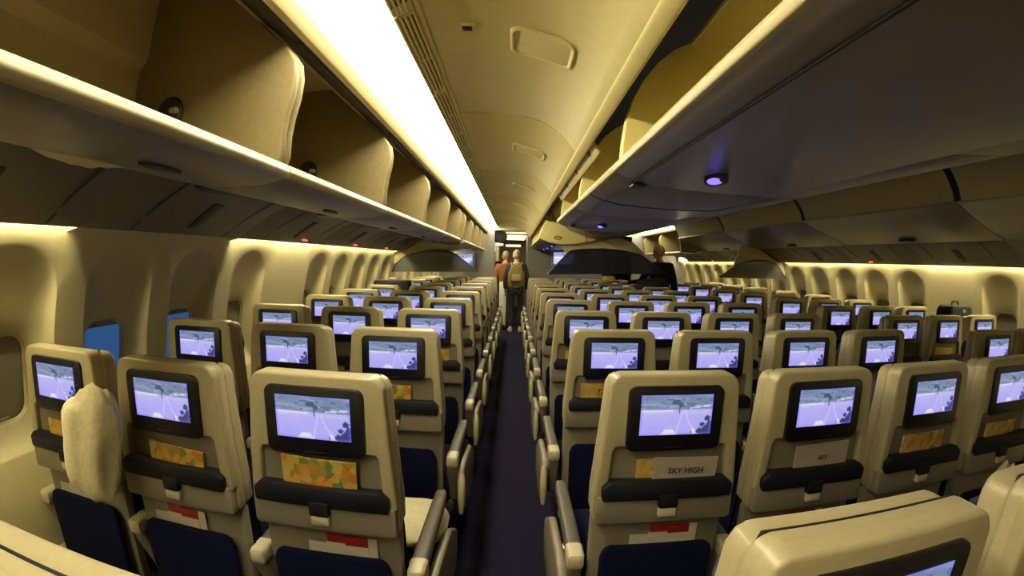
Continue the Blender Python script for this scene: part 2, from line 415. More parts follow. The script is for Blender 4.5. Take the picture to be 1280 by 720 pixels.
# ---- sloping service panels between bins and wall, with the wash lamps behind them
SV = [(-1.20, 0.292), (-1.34, 0.235), (-1.46, 0.155), (-1.545, 0.108)]
SVL = [(-1.545, 0.108), (-1.550, 0.100), (-1.535, 0.118)]
svc = [Y0 + 0.3] + [0.16 + 1.067 * k for k in range(0, 10)]
def service_panel(f, a, b, label, lamp, group):
    o = empty('service_panel', (0, 0, 0), label, 'service panel', group)
    m = MB(); sgn = 1 if f is mir else -1
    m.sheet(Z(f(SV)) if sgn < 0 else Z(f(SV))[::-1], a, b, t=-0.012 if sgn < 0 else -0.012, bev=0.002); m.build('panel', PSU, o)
    # grooves that run across the panel and the oblong reading lamp slot
    def on(t, d=0.0):
        n = len(SV) - 1; i = min(n - 1, int(t * n)); u = t * n - i
        p = Vector(SV[i]).lerp(Vector(SV[i + 1]), u); return (p.x, p.y - d)
    m = MB(); c = a + (b - a) * 0.55
    m.prism(Z(f([on(0.30, 0.001), on(0.55, 0.001), on(0.75, 0.001), on(0.75, 0.007), on(0.55, 0.007), on(0.30, 0.007)])), c - 0.035, c + 0.035, bev=0.003); sl = m.build('reading_lamp_slot', PSUD, o)
    for dy in (-0.34, 0.32):
        m = MB(); m.prism(Z(f([on(0.06, 0.0), on(0.5, 0.0), on(0.94, 0.0), on(0.94, 0.003), on(0.5, 0.003), on(0.06, 0.003)])), c + dy - 0.006, c + dy + 0.006); m.build('groove', PSUD, o)
    if lamp:
        m = MB(); p = on(0.80, 0.006); m.box(f([p])[0][0] - 0.010, f([p])[0][0] + 0.010, c + 0.15, c + 0.20, p[1] + CH - 0.006, p[1] + CH + 0.004, bev=0.002); m.build('sign_lamp', REDLAMP, o)
for i, (a, b) in enumerate(zip(svc, svc[1:])):
    service_panel(lambda p: p, a, b, 'grey brown sloping service panel over the left window seats, ' + ('nearest the camera' if i < 2 else 'with a red sign lamp' if i in (3, 4, 5) else 'further along the cabin'), i in (3, 4, 5), 'left service panels, ' + ('nearest' if i < 2 else 'with red lamp' if i in (3, 4, 5) else 'further along'))
    service_panel(mir, a, b, 'grey brown sloping service panel over the right window seats, ' + ('nearest the camera' if i < 2 else 'with a red sign lamp' if i in (2, 4, 6, 8) else 'without a lit lamp'), i in (2, 4, 6, 8), 'right service panels, ' + ('nearest' if i < 2 else 'with red lamp' if i in (2, 4, 6, 8) else 'unlit'))
def wash(f, a, b, label):
    o = empty('wall_wash_lamp', (0, 0, 0), label, 'lamp', 'wall wash lamps behind the service panels')
    m = MB(); m.prism(Z(f([(-1.575, 0.150), (-1.60, 0.150), (-1.60, 0.190), (-1.575, 0.190)])), a, b, bev=0.004); m.build('tube', LIGHTW, o)
    m = MB(); m.prism(Z(f([(-1.53, 0.200), (-1.65, 0.200), (-1.65, 0.207), (-1.53, 0.207)])), a, b); m.build('housing', CREAM, o)
    for u, v in ((a - 0.012, a), (b, b + 0.012)):
        m = MB(); m.prism(Z(f([(-1.545, 0.115), (-1.665, 0.09), (-1.675, 0.207), (-1.53, 0.207)])), u, v); m.build('light_stop', CREAM, o)  # end plates added to keep lamp light out of the unlit gap
wash(lambda p: p, Y0 + 0.1, 1.23, 'bright wash lamp hidden above the left wall beside the nearest windows')
wash(lambda p: p, 2.34, YH - 0.1, 'bright wash lamp above the left wall over the middle windows')
wash(lambda p: p, YH + 0.1, Y1 - 0.1, 'bright wash lamp above the left wall behind the tinted divider')
wash(mir, Y0 + 0.1, YH - 0.1, 'long bright wash lamp above the right wall windows, camera side of the divider')
wash(mir, YH + 0.1, Y1 - 0.1, 'bright wash lamp above the right wall behind the tinted divider')

# ================================================================== OVERHEAD BINS
FLOORB = [(-0.672, 0.232), (-0.74, 0.215), (-0.90, 0.212), (-1.05, 0.240), (-1.20, 0.292)]
def open_shelf_bin(a, b, label, group, f=lambda p: p, latch=True, lampx=True):
    s = 1 if f is mir else -1
    o = empty('overhead_bin', (0, 0, 0), label, 'overhead bin', group)
    a += 0.003; b -= 0.003
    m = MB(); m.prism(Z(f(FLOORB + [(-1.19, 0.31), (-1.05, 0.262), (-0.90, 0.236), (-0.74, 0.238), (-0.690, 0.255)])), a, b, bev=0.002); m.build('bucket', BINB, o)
    m = MB(); m.prism(Z(f([(-0.662, 0.232), (-0.655, 0.250), (-0.664, 0.272), (-0.685, 0.275), (-0.70, 0.255), (-0.69, 0.232)])), a, b, bev=0.004, seg=3); m.build('lip', BINP, o)
    m = MB(); m.sheet(Z(f([(-0.70, 0.245), (-0.95, 0.24), (-1.22, 0.30), (-1.28, 0.42), (-1.275, 0.62), (-1.24, 0.66), (-1.235, 0.90), (-1.0, 0.91), (-0.80, 0.73)])), a, b, t=0.01 * (-s)); m.build('lining', BINW, o)
    edge = [(-0.685, 0.26), (-0.672, 0.30), (-0.672, 0.36), (-0.664, 0.42), (-0.650, 0.48), (-0.646, 0.54), (-0.655, 0.59), (-0.685, 0.625), (-0.74, 0.645)]
    for yy in (a, b - 0.03):
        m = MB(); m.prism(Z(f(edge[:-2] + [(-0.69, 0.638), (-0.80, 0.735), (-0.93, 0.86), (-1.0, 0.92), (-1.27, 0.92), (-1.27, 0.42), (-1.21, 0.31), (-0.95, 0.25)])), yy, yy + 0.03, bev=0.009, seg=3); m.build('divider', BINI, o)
    m = MB(); m.prism(Z(f([(-0.67, 0.655), (-0.66, 0.675), (-0.70, 0.74), (-0.80, 0.78), (-0.82, 0.76), (-0.72, 0.69)])), a, b, bev=0.004); m.build('raised_door_edge', mat('dark door edge', (0.05, 0.042, 0.028), 0.5), o)
    if latch:
        m = MB(); xx = f([(-1.10, 0)])[0][0]
        m.blob((xx, b - 0.034, CH + 0.46), (0.055, 0.02, 0.055)); l = m.build('latch', PSUD, o)
        m = MB(); m.box(xx + 0.02, xx + 0.05, b - 0.066, b - 0.045, CH + 0.45, CH + 0.468, bev=0.005); m.build('latch_hook', CATCH, l)
    m = MB(); m.prism([( f([(-1.10, 0)])[0][0] + 0.045 * math.cos(t) * 1.0, (a + b) / 2 - 0.3 + 0.10 * math.sin(t)) for t in [2 * PI * k / 16 for k in range(16)]], CH + 0.243, CH + 0.262, 'z', bev=0.003)
    m.build('pull_handle', BLACK, o)
    m = MB(); m.prism([( f([(-0.83, 0)])[0][0] + 0.02 * math.cos(t), a + 0.72 + 0.075 * math.sin(t)) for t in [2 * PI * k / 16 for k in range(16)]], CH + 0.206, CH + 0.22, 'z', bev=0.003); m.build('name_plate', PSUD, o)
    return o
LB = [1.23 + 1.067 * k for k in range(-2, 5)]
for i, (a, b) in enumerate(zip(LB, LB[1:])):
    open_shelf_bin(a, b, ('open empty left overhead bin, nearest the camera and partly out of frame', 'open left overhead bin with the big wavy divider, above the camera side', 'second open left bin beyond the big wavy double divider', 'third open left bin beyond the double divider', 'fourth open left bin beyond the double divider', 'last open left bin before the step in the bin row')[min(5, i)], 'open bins along the left side')
for k in range(4):
    a = 5.95 + 1.067 * k; open_shelf_bin(a, a + 1.067, 'open bin of the far group in the left row, ' + ('first behind the step', 'second behind the step', 'third behind the step', 'last before the grey bulkhead')[k], 'far open bins along the left side', latch=False)
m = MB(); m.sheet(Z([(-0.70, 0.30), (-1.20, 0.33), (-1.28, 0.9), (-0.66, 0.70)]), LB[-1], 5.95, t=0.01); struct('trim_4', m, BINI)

# ---- centre bins facing the left aisle: buckets swung down
def rad_cols(x, z, y): return (x, y, z + CH)
BOT = [(0.373, 0.352), (0.40, 0.335), (0.44, 0.322), (0.52, 0.306), (0.63, 0.297), (0.75, 0.292), (0.88, 0.291), (1.00, 0.296), (1.08, 0.306), (1.170, 0.334)]
DISC = [(0.392, 0.37), (0.398, 0.46), (0.415, 0.56), (0.445, 0.65), (0.49, 0.73), (0.55, 0.805), (0.62, 0.865), (0.69, 0.905), (0.80, 0.93), (0.90, 0.80), (0.95, 0.60), (0.93, 0.42), (0.75, 0.34), (0.55, 0.345)]
def open_centre_bin(a, b, label, lamps=True, group='open centre bins over the left aisle'):
    o = empty('overhead_bin', (0, 0, 0), label, 'overhead bin', group); a += 0.001; b -= 0.001
    m = MB(); m.prism(Z(BOT + [(1.168, 0.36), (1.0, 0.335), (0.75, 0.33), (0.5, 0.345), (0.40, 0.372)]), a, b, bev=0.002); m.build('bucket', BINB, o)
    m = MB(); m.prism(Z([(0.366, 0.350), (0.360, 0.366), (0.368, 0.382), (0.392, 0.386), (0.404, 0.368), (0.39, 0.348)]), a, b, bev=0.004, seg=3); m.build('lip', CREAM, o)
    m = MB(); m.sheet(Z([(0.40, 0.365), (0.60, 0.345), (0.82, 0.37), (0.88, 0.47), (0.86, 0.62), (0.78, 0.78), (0.69, 0.885)]), a, b, t=-0.008, bev=0.001); bk = m.build('lining', BUCKET, o)
    m = MB(); m.prism(Z([(0.682, 0.885), (0.678, 0.90), (0.70, 0.905), (0.704, 0.885)]), a, b, bev=0.003); m.build('rear_lip', CREAM, o)
    for yy in (a, b - 0.028):
        m = MB(); m.prism(Z(DISC), yy, yy + 0.028, bev=0.005); d = m.build('side_panel', BUCKET, o)
    if 1 < a < 2:
        m = MB(); m.sheet(Z([(x, z - 0.0005) for x, z in BOT]), 2.265, 2.273, t=-0.003); m.build('cross_seam', PSUD, o)
    m = MB(); m.sheet(Z([(0.446, 0.3185), (0.452, 0.3175)]), a, b, t=-0.0035); m.build('seam_strip', PSUD, o)
    if lamps:
        ym = 1.40 if a < 0 else 3.37 if a < 4 else a + 0.5
        m = MB(); m.prism([(0.65 + 0.035 * math.cos(t), ym + 0.06 * math.sin(t)) for t in [2 * PI * k / 20 for k in range(20)]], CH + 0.272, CH + 0.300, 'z', bev=0.008, seg=3); hs = m.build('reading_lamp', PSUD, o)
        m = MB(); m.blob((0.636, ym - 0.02, CH + 0.277), (0.024, 0.034, 0.010)); m.build('lamp_lens', BLUELAMP, hs)
        m = MB(); m.box(0.445, 0.50, ym + 0.30, ym + 0.36, CH + 0.302, CH + 0.312, bev=0.003); m.build('bin_number_plate', PSUD, o)
    return o
CB = [-1.20, 1.69, 2.83, 3.97]
for i, (a, b) in enumerate(zip(CB, CB[1:])):
    open_centre_bin(a, b, ('open centre bin showing its yellow inside back wall at the top right', 'open centre bin with a round yellow side panel, middle of the lowered row', 'open centre bin at the far end of the lowered row, next to the label panel')[i], lamps=(i in (0, 2)))
for i, (a, b) in enumerate([(6.15, 7.23), (7.23, 8.31), (8.31, 9.39), (9.39, 10.47)]):
    open_centre_bin(a, b, ('far centre bin with its yellow end panel facing the camera above the dark curtain', 'second of the far lowered centre bins', 'third of the far lowered centre bins', 'last of the far lowered centre bins by the bulkhead')[i], lamps=True, group='far open centre bins')
# yellow end cheek of the far group, with latch
o = empty('bin_end_panel', (0, 0, 0), 'yellowish curved end panel of the far centre bins above the curtain', 'panel')
END = [(0.315, 0.335), (0.37, 0.30), (0.45, 0.27), (0.60, 0.245), (0.80, 0.255), (1.0, 0.29), (1.17, 0.333), (1.17, 0.80), (0.60, 0.80), (0.50, 0.70), (0.42, 0.58), (0.36, 0.46)]
m = MB(); m.prism(Z(END), 6.02, 6.12, bev=0.01); m.build('panel', BUCKET, o)
m = MB(); m.tube([(0.57 + 0.05 * math.cos(t), 6.012, CH + 0.33 + 0.018 * math.sin(t)) for t in [2 * PI * k / 14 for k in range(15)]], 0.006); m.build('latch', PAD, o)
m = MB(); m.box(0.93, 0.95, 6.0, 6.02, CH + 0.285, CH + 0.45, bev=0.004); m.build('seam_strip', CATCH, o)
# closed bins: centre group between the two lowered groups, and the whole right face of the centre spine
def closed_centre_bin(f, a, b, label, group):
    o = empty('overhead_bin', (0, 0, 0), label, 'overhead bin', group); a += 0.004; b -= 0.004
    s = 1 if f is mir else -1
    m = MB(); m.prism(Z(f([(0.60, 0.53), (0.53, 0.60), (0.49, 0.70), (0.50, 0.745), (0.62, 0.80), (0.70, 0.80), (0.70, 0.55)])), a, b, bev=0.006); d = m.build('door', BUCKET if s < 0 else BINP, o)
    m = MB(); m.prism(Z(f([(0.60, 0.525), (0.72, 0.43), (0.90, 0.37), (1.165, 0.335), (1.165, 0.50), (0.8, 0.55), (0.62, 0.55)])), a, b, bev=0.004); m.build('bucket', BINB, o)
    m = MB(); m.box(f([(0.575, 0)])[0][0] - 0.012, f([(0.575, 0)])[0][0] + 0.012, (a + b) / 2 - 0.06, (a + b) / 2 + 0.06, CH + 0.535, CH + 0.555, bev=0.004); m.build('latch', PAD, d)
ident = lambda p: p
for i, (a, b) in enumerate([(3.99, 5.0), (5.0, 6.01)]):
    closed_centre_bin(ident, a, b, ('closed centre bin just beyond the lowered row', 'closed centre bin just before the yellow end panel')[i], 'closed centre bins over the left aisle')
y = -1.2; i = 0
while y < 10.4:
    closed_centre_bin(mir, y, y + 1.0635, 'closed centre bin facing the right aisle, hidden side of the centre spine', 'closed centre bins over the right aisle'); y += 1.0635; i += 1
# label panel above the middle lowered bin
o = empty('label_panel', (0, 0, 0), 'cream strip panel with four small labels above the lowered centre bins', 'panel')
Q = [(0.350, 0.612), (0.362, 0.617), (0.412, 0.545), (0.400, 0.536)]
m = MB(); m.prism(Z(Q), 2.17, 3.93, bev=0.005); m.build('panel', CREAM, o)
for yy in (2.3, 2.8, 3.3, 3.75):
    m = MB(); m.prism(Z([(0.368, 0.584), (0.371, 0.586), (0.388, 0.560), (0.385, 0.558)]), yy, yy + 0.06); l = m.build('label_plate', PAD, o); 
# ---- right bins, closed, in five modules
def closed_right_bin(a, b, label):
    o = empty('overhead_bin', (0, 0, 0), label, 'overhead bin', 'closed bins along the right side')
    m = MB(); m.prism(Z([(2.955, 0.515), (2.93, 0.60), (2.87, 0.69), (2.79, 0.765), (2.745, 0.795), (2.80, 0.82), (2.98, 0.72), (3.02, 0.60), (3.02, 0.52)]), a + 0.035, b - 0.035, bev=0.008); m.build('door', BINP, o)
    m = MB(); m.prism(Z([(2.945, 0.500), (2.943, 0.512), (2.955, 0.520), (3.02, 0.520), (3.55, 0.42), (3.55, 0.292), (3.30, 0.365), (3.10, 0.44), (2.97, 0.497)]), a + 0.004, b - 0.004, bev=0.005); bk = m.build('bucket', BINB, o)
    for u, v in ((a + 0.001, a + 0.034), (b - 0.034, b - 0.001)):
        m = MB(); m.prism(Z([(2.97, 0.522), (2.95, 0.60), (2.89, 0.69), (2.80, 0.77), (3.0, 0.78), (3.05, 0.60), (3.05, 0.522)]), u, v, bev=0.002); m.build('gap_strip', BLACK, o)
    m = MB(); m.prism([(3.46 + 0.03 * math.cos(t), (a + b) / 2 + 0.10 * math.sin(t)) for t in [2 * PI * k / 16 for k in range(16)]], CH + 0.300, CH + 0.325, 'z', bev=0.003); m.build('pull_handle', BLACK, o)
RB = [0.39 - 1.69, 0.39, 2.29, 4.19, 6.10, 7.96]
for i, (a, b) in enumerate(zip(RB, RB[1:])):
    closed_right_bin(a, b, ('closed right bin mostly behind the camera', 'closed right bin nearest the camera, reaching the right edge of the frame', 'second closed right bin from the right edge, between two dark gaps', 'third closed right bin, short in view above the right windows', 'farthest closed right bin, its end by the bright far light')[i])
for k in range(2):
    a = 8.0 + 1.2 * k; open_shelf_bin(a, a + 1.2, 'open bin in the far right row behind the standing man, ' + ('nearer one', 'one by the bulkhead')[k], 'far open bins along the right side', f=mir, latch=False)

# ================================================================== CURTAIN HEADER AT THE DIVIDER
def header(name, pts): m = MB(); m.prism(Z(pts), YH + 0.02, YH + 0.06, bev=0.004); return struct(name, m, CREAM)
TL = [(-1.67, -0.17), (-1.62, -0.06), (-1.50, 0.045), (-1.36, 0.085), (-1.20, 0.118), (-1.04, 0.135), (-0.88, 0.122), (-0.78, 0.08), (-0.48, -0.146)]
header('trim_5', [(-1.645, -0.12), (-1.50, 0.04), (-1.36, 0.08), (-1.20, 0.113), (-1.04, 0.13), (-0.90, 0.12), (-0.76, 0.14), (-0.70, 0.215), (-0.90, 0.21), (-1.05, 0.237), (-1.20, 0.29), (-1.54, 0.108), (-1.60, 0.20), (-1.66, 0.12)])
TC = [(0.445, -0.16), (0.73, 0.15), (0.78, 0.172), (0.95, 0.192), (1.20, 0.205), (1.45, 0.19), (1.71, 0.146), (1.80, 0.09), (2.10, -0.11)]
header('trim_6', [(0.70, 0.11), (0.78, 0.155), (0.95, 0.185), (1.20, 0.195), (1.45, 0.18), (1.66, 0.145), (1.90, 0.06), (1.62, 0.31), (1.40, 0.37), (1.17, 0.333), (1.0, 0.29), (0.8, 0.25), (0.62, 0.245)])
TR = [(2.90, -0.14), (3.14, 0.03), (3.30, 0.10), (3.48, 0.128), (3.70, 0.125), (3.86, 0.07), (4.02, -0.13)]
header('trim_7', [(3.14, 0.03), (3.30, 0.10), (3.48, 0.12), (3.70, 0.117), (3.86, 0.065), (4.01, -0.12), (4.03, 0.12), (3.95, 0.20), (3.89, 0.108), (3.55, 0.29), (3.45, 0.315), (3.26, 0.34)])
def tint(pts, mt, label):
    o = empty('cabin_divider', (0, 0, 0), label, 'divider', 'tinted dividers hanging across the cabin')
    m = MB(); m.prism(Z(pts), YH - 0.012, YH - 0.004); m.build('film', mt, o)
    m = MB(); m.tube([(x, YH - 0.008, z + CH) for x, z in pts], 0.009, 6); m.build('frame', BLACK, o)
tint(TL, TINTG, 'grey see-through trapezoid divider hanging over the left seats')
tint(TC, TINTB, 'dark blue see-through trapezoid divider hanging over the centre seats')
tint(TR, TINTG, 'grey see-through trapezoid divider hanging over the right seats')

# ================================================================== FAR BULKHEADS AND THE CABIN BEYOND
m = MB(); m.box(-1.85, -0.47, Y1, Y1 + 0.06, 0, CH + 0.80); m.box(-2.0, -0.47, Y1 + 0.06, Y1 + 0.1, CH + 0.6, 3.6)
struct('wall_bulkhead_left', m, GREYW)
m = MB(); m.prism([(0.30, 0), (2.05, 0), (2.05, CH + 0.62), (1.60, CH + 0.80), (0.9, CH + 0.80), (0.30, CH + 0.60)], Y1, Y1 + 0.06); m.box(0.30, 0.34, Y1 + 0.06, Y1 + 1.4, 0, CH + 0.6); struct('wall_bulkhead_centre', m, GREYW)
m = MB(); m.box(2.75, 4.2, Y1, Y1 + 0.06, 0, CH + 0.80); struct('wall_bulkhead_right', m, GREYW)
m = MB(); m.box(-0.47, 0.50, Y1, Y1 + 0.05, CH + 0.725, 3.7); m.box(2.05, 2.75, Y1, Y1 + 0.05, CH + 0.66, 3.7); m.box(-2.0, 4.3, Y1 + 0.06, Y1 + 0.1, CH + 0.80, 3.7); struct('wall_lintel', m, CREAM)
m = MB(); m.sheet(Z([(-0.7, 0.68), (-0.2, 0.74), (0.3, 0.74), (0.8, 0.66)]), Y1 + 0.06, 15.0, t=0.02)
for yy in (11.3, 12.4, 13.5): m.box(-0.6, 0.7, yy, yy + 0.03, CH + 0.66, CH + 0.70, bev=0.01)
struct('ceiling_far', m, CEILM)
m = MB(); m.box(-0.53, -0.48, Y1 + 0.06, 15.0, 0, CH + 0.7); m.box(0.5, 0.55, Y1 + 1.4, 15.0, 0, CH + 0.7); struct('wall_galley', m, CREAM)
o = tag(MB().box(-0.30, 0.28, 11.6, 13.6, CH + 0.655, CH + 0.662, bev=0.002).build('ceiling_light', LIGHTF), 'bright square ceiling light in the galley beyond the bulkhead opening', 'ceiling light')
m = MB()
P_ = [(-0.48, 0.46), (-0.48, 0.72), (-0.26, 0.72), (-0.20, 0.66), (-0.175, 0.58), (-0.20, 0.50), (-0.28, 0.43)]
m.prism(Z(P_), 10.62, 10.95, bev=0.03, seg=3); tag(m.build('hanging_bag', BLKCLOTH), 'black bulky bag hanging high on the left of the bulkhead opening', 'bag')
o = empty('galley_shelf', (0, 0, 0), 'white shelf below the hanging black bag in the bulkhead opening', 'shelf')
m = MB(); m.box(-0.47, -0.27, 10.62, 11.0, CH + 0.36, CH + 0.425, bev=0.005); m.build('shelf_board', WHITE, o)
m = MB(); m.box(-0.47, -0.44, 10.64, 10.98, CH + 0.22, CH + 0.36, bev=0.004); m.build('bracket', WHITE, o)
m = MB(); m.box(-0.24, 0.16, 11.9, 12.3, CH + 0.40, CH + 0.45, bev=0.006); tag(m.build('sign_board', emat('lit sign', (1, 0.93, 0.7), 1.2)), 'small white lit sign strip beyond the bulkhead opening', 'sign')
m = MB()
m.box(-0.465, -0.33, 11.2, 11.7, 0.03, 1.50, bev=0.01); tag(m.build('dark_locker', BLKCLOTH), 'dark locker just inside the bulkhead opening on the left', 'locker')
# white trolley half hidden by the men
o = empty('galley_trolley', (-0.235, 9.98, 0), 'narrow white trolley standing on end beside the man in the aisle', 'trolley')
m = MB(); m.prism([(-0.075, 0.10), (0.065, 0.10), (0.075, 1.02), (-0.085, 1.02)], -0.05, 0.30, bev=0.008); m.build('body', WHITE, o)
m = MB(); m.box(-0.088, 0.078, -0.055, 0.305, 1.02, 1.045, bev=0.008); m.build('top', CREAM, o)
for x in (-0.055, 0.045):
    for yy in (0.0, 0.25):
        m = MB(); m.tube([(x - 0.012, yy, 0.045), (x + 0.012, yy, 0.045)], 0.045, 14); m.box(x - 0.005, x + 0.005, yy - 0.01, yy + 0.01, 0.05, 0.11); m.build('wheel', BLACK, o)
# ---- screen pictures
def hexc(r, g, b): return tuple(((c / 255) / 12.92 if c / 255 <= 0.04045 else ((c / 255 + 0.055) / 1.055) ** 2.4) for c in (r, g, b))
def mix(a, b, t): return tuple(x * (1 - t) + y * t for x, y in zip(a, b))
def nz(x, y): return (math.sin(x * 12.9898 + y * 78.233) * 43758.5453) % 1.0
def vn(x, y):
    xi, yi = math.floor(x), math.floor(y); fx, fy = x - xi, y - yi; fx = fx * fx * (3 - 2 * fx); fy = fy * fy * (3 - 2 * fy)
    return (nz(xi, yi) * (1 - fx) + nz(xi + 1, yi) * fx) * (1 - fy) + (nz(xi, yi + 1) * (1 - fx) + nz(xi + 1, yi + 1) * fx) * fy
def picture(u, v):
    """u across 0..1, v down 0..1: fields, a road and a tree seen from above"""
    if v < 0.36:
        c = mix(hexc(128, 146, 178), hexc(104, 124, 150), vn(u * 9, v * 14)); c = mix(c, hexc(165, 178, 210), max(0, vn(u * 5 + 9, v * 22) - 0.55) * 1.6)
        if vn(u * 14 + 3, v * 18 + 5) > 0.72 and 0.08 < v < 0.32: c = hexc(92, 112, 142)
    else:
        c = mix(hexc(186, 180, 240), hexc(158, 152, 240), min(1, (v - 0.36) * 1.3) * 0.8 + 0.3 * (vn(u * 7, v * 5) - .5))
        if v < 0.42 and u < 0.45: c = mix(c, hexc(228, 220, 240), 0.8)
        if 0.40 < v < 0.47: c = mix(c, hexc(214, 205, 235), 0.5 * vn(u * 40, 3))
    if abs(v - (0.33 - 0.10 * (u - 0.7) * 2)) < 0.02 and u > 0.68: c = hexc(205, 205, 235)
    for x0, x1, w in ((0.62, 0.80, 0.007), (0.60, 0.50, 0.006)):
        if v > 0.38:
            t = (v - 0.38) / 0.62; xx = x0 + (x1 - x0) * (t ** 1.6 if x1 > x0 else t ** 0.8)
            if abs(u - xx) < w * (1 + t): c = mix(c, hexc(232, 224, 250), 0.45)
    # tree
    if ((u - 0.48) / 0.065) ** 2 + ((v - 0.18) / 0.07) ** 2 < 1 + 0.5 * (nz(int(u * 60), int(v * 40)) - .5): c = hexc(72, 90, 118)
    if ((u - 0.55) / 0.035) ** 2 + ((v - 0.25) / 0.07) ** 2 < 1: c = hexc(78, 95, 124)
    if abs(u - (0.53 + 0.02 * (v - 0.3))) < 0.012 and 0.24 < v < 0.47: c = hexc(60, 70, 105)
    # dark bushes lower right
    for cx, cy, r_ in ((0.94, 0.60, 0.045), (0.87, 0.76, 0.035), (0.98, 0.74, 0.05), (0.84, 0.92, 0.05), (0.95, 0.90, 0.085), (0.74, 0.95, 0.03)):
        if (u - cx) ** 2 + ((v - cy) * 0.62) ** 2 < r_ * r_ * (0.8 + 0.5 * nz(int(u * 50), int(v * 30))): c = hexc(56, 66, 118)
    if v > 0.86 and (abs(u - 0.40) < 0.05 + (v - .86) * 0.5 or abs(u - 0.745) < 0.025): c = mix(c, hexc(244, 240, 255), 0.7)
    e = min(u, 1 - u, v * 0.7, (1 - v) * 0.7)
    return mix(c, hexc(120, 110, 240), 0.55 * max(0, 1 - e / 0.04))
def screen_mesh(name, w, h, nx=64, ny=40):
    bm = bmesh.new(); lay = bm.verts.layers.float_color.new('picture'); V = []
    for j in range(ny + 1):
        row = []
        for i in range(nx + 1):
            u, v = i / nx, j / ny; p = bm.verts.new(((u - 0.5) * w, 0, (0.5 - v) * h)); p[lay] = (*picture(u, v), 1); row.append(p)
        V.append(row)
    for j in range(ny):
        for i in range(nx): bm.faces.new((V[j][i], V[j + 1][i], V[j + 1][i + 1], V[j][i + 1]))
    # a thin body behind the glass
    b = [bm.verts.new((sx * w / 2, 0.003, sz * h / 2)) for sx, sz in ((-1, -1), (1, -1), (1, 1), (-1, 1))]; bm.faces.new(b)
    me = bpy.data.meshes.new(name); bm.to_mesh(me); bm.free(); me.materials.append(SCREEN); return me
def add(name, me, parent, loc=(0, 0, 0)):
    o = bpy.data.objects.new(name, me); COL.objects.link(o); o.location = loc; o.parent = parent; return o
SMALL = screen_mesh('seat_screen', 0.205, 0.1125)
BIG = screen_mesh('wall_screen', 0.46, 0.27)
SCREEN2 = attr_screen('wall screen picture', 1.6); BIG.materials[0] = SCREEN2
for x, z, lb in ((-1.20, 0.015, 'wall monitor on the left bulkhead, half behind the grey divider'), (1.13, 0.105, 'wall monitor on the centre bulkhead, half behind the dark blue divider')):
    o = empty('wall_monitor', (x, Y1, CH + z), lb, 'monitor', 'wall monitors on the bulkheads')
    m = MB(); m.prism(rrect(-0.28, 0.28, -0.185, 0.185, 0.015), -0.06, -0.002, bev=0.006); m.build('housing', mat('monitor grey', (0.16, 0.15, 0.13), 0.5), o)
    add('screen', BIG, o, (0, -0.064, 0))
m = MB()
for z in (-0.05,): m.box(0.36, 2.0, Y1 - 0.004, Y1 + 0.0005, CH + z - 0.003, CH + z + 0.003)
struct('trim_8', m, PAD)

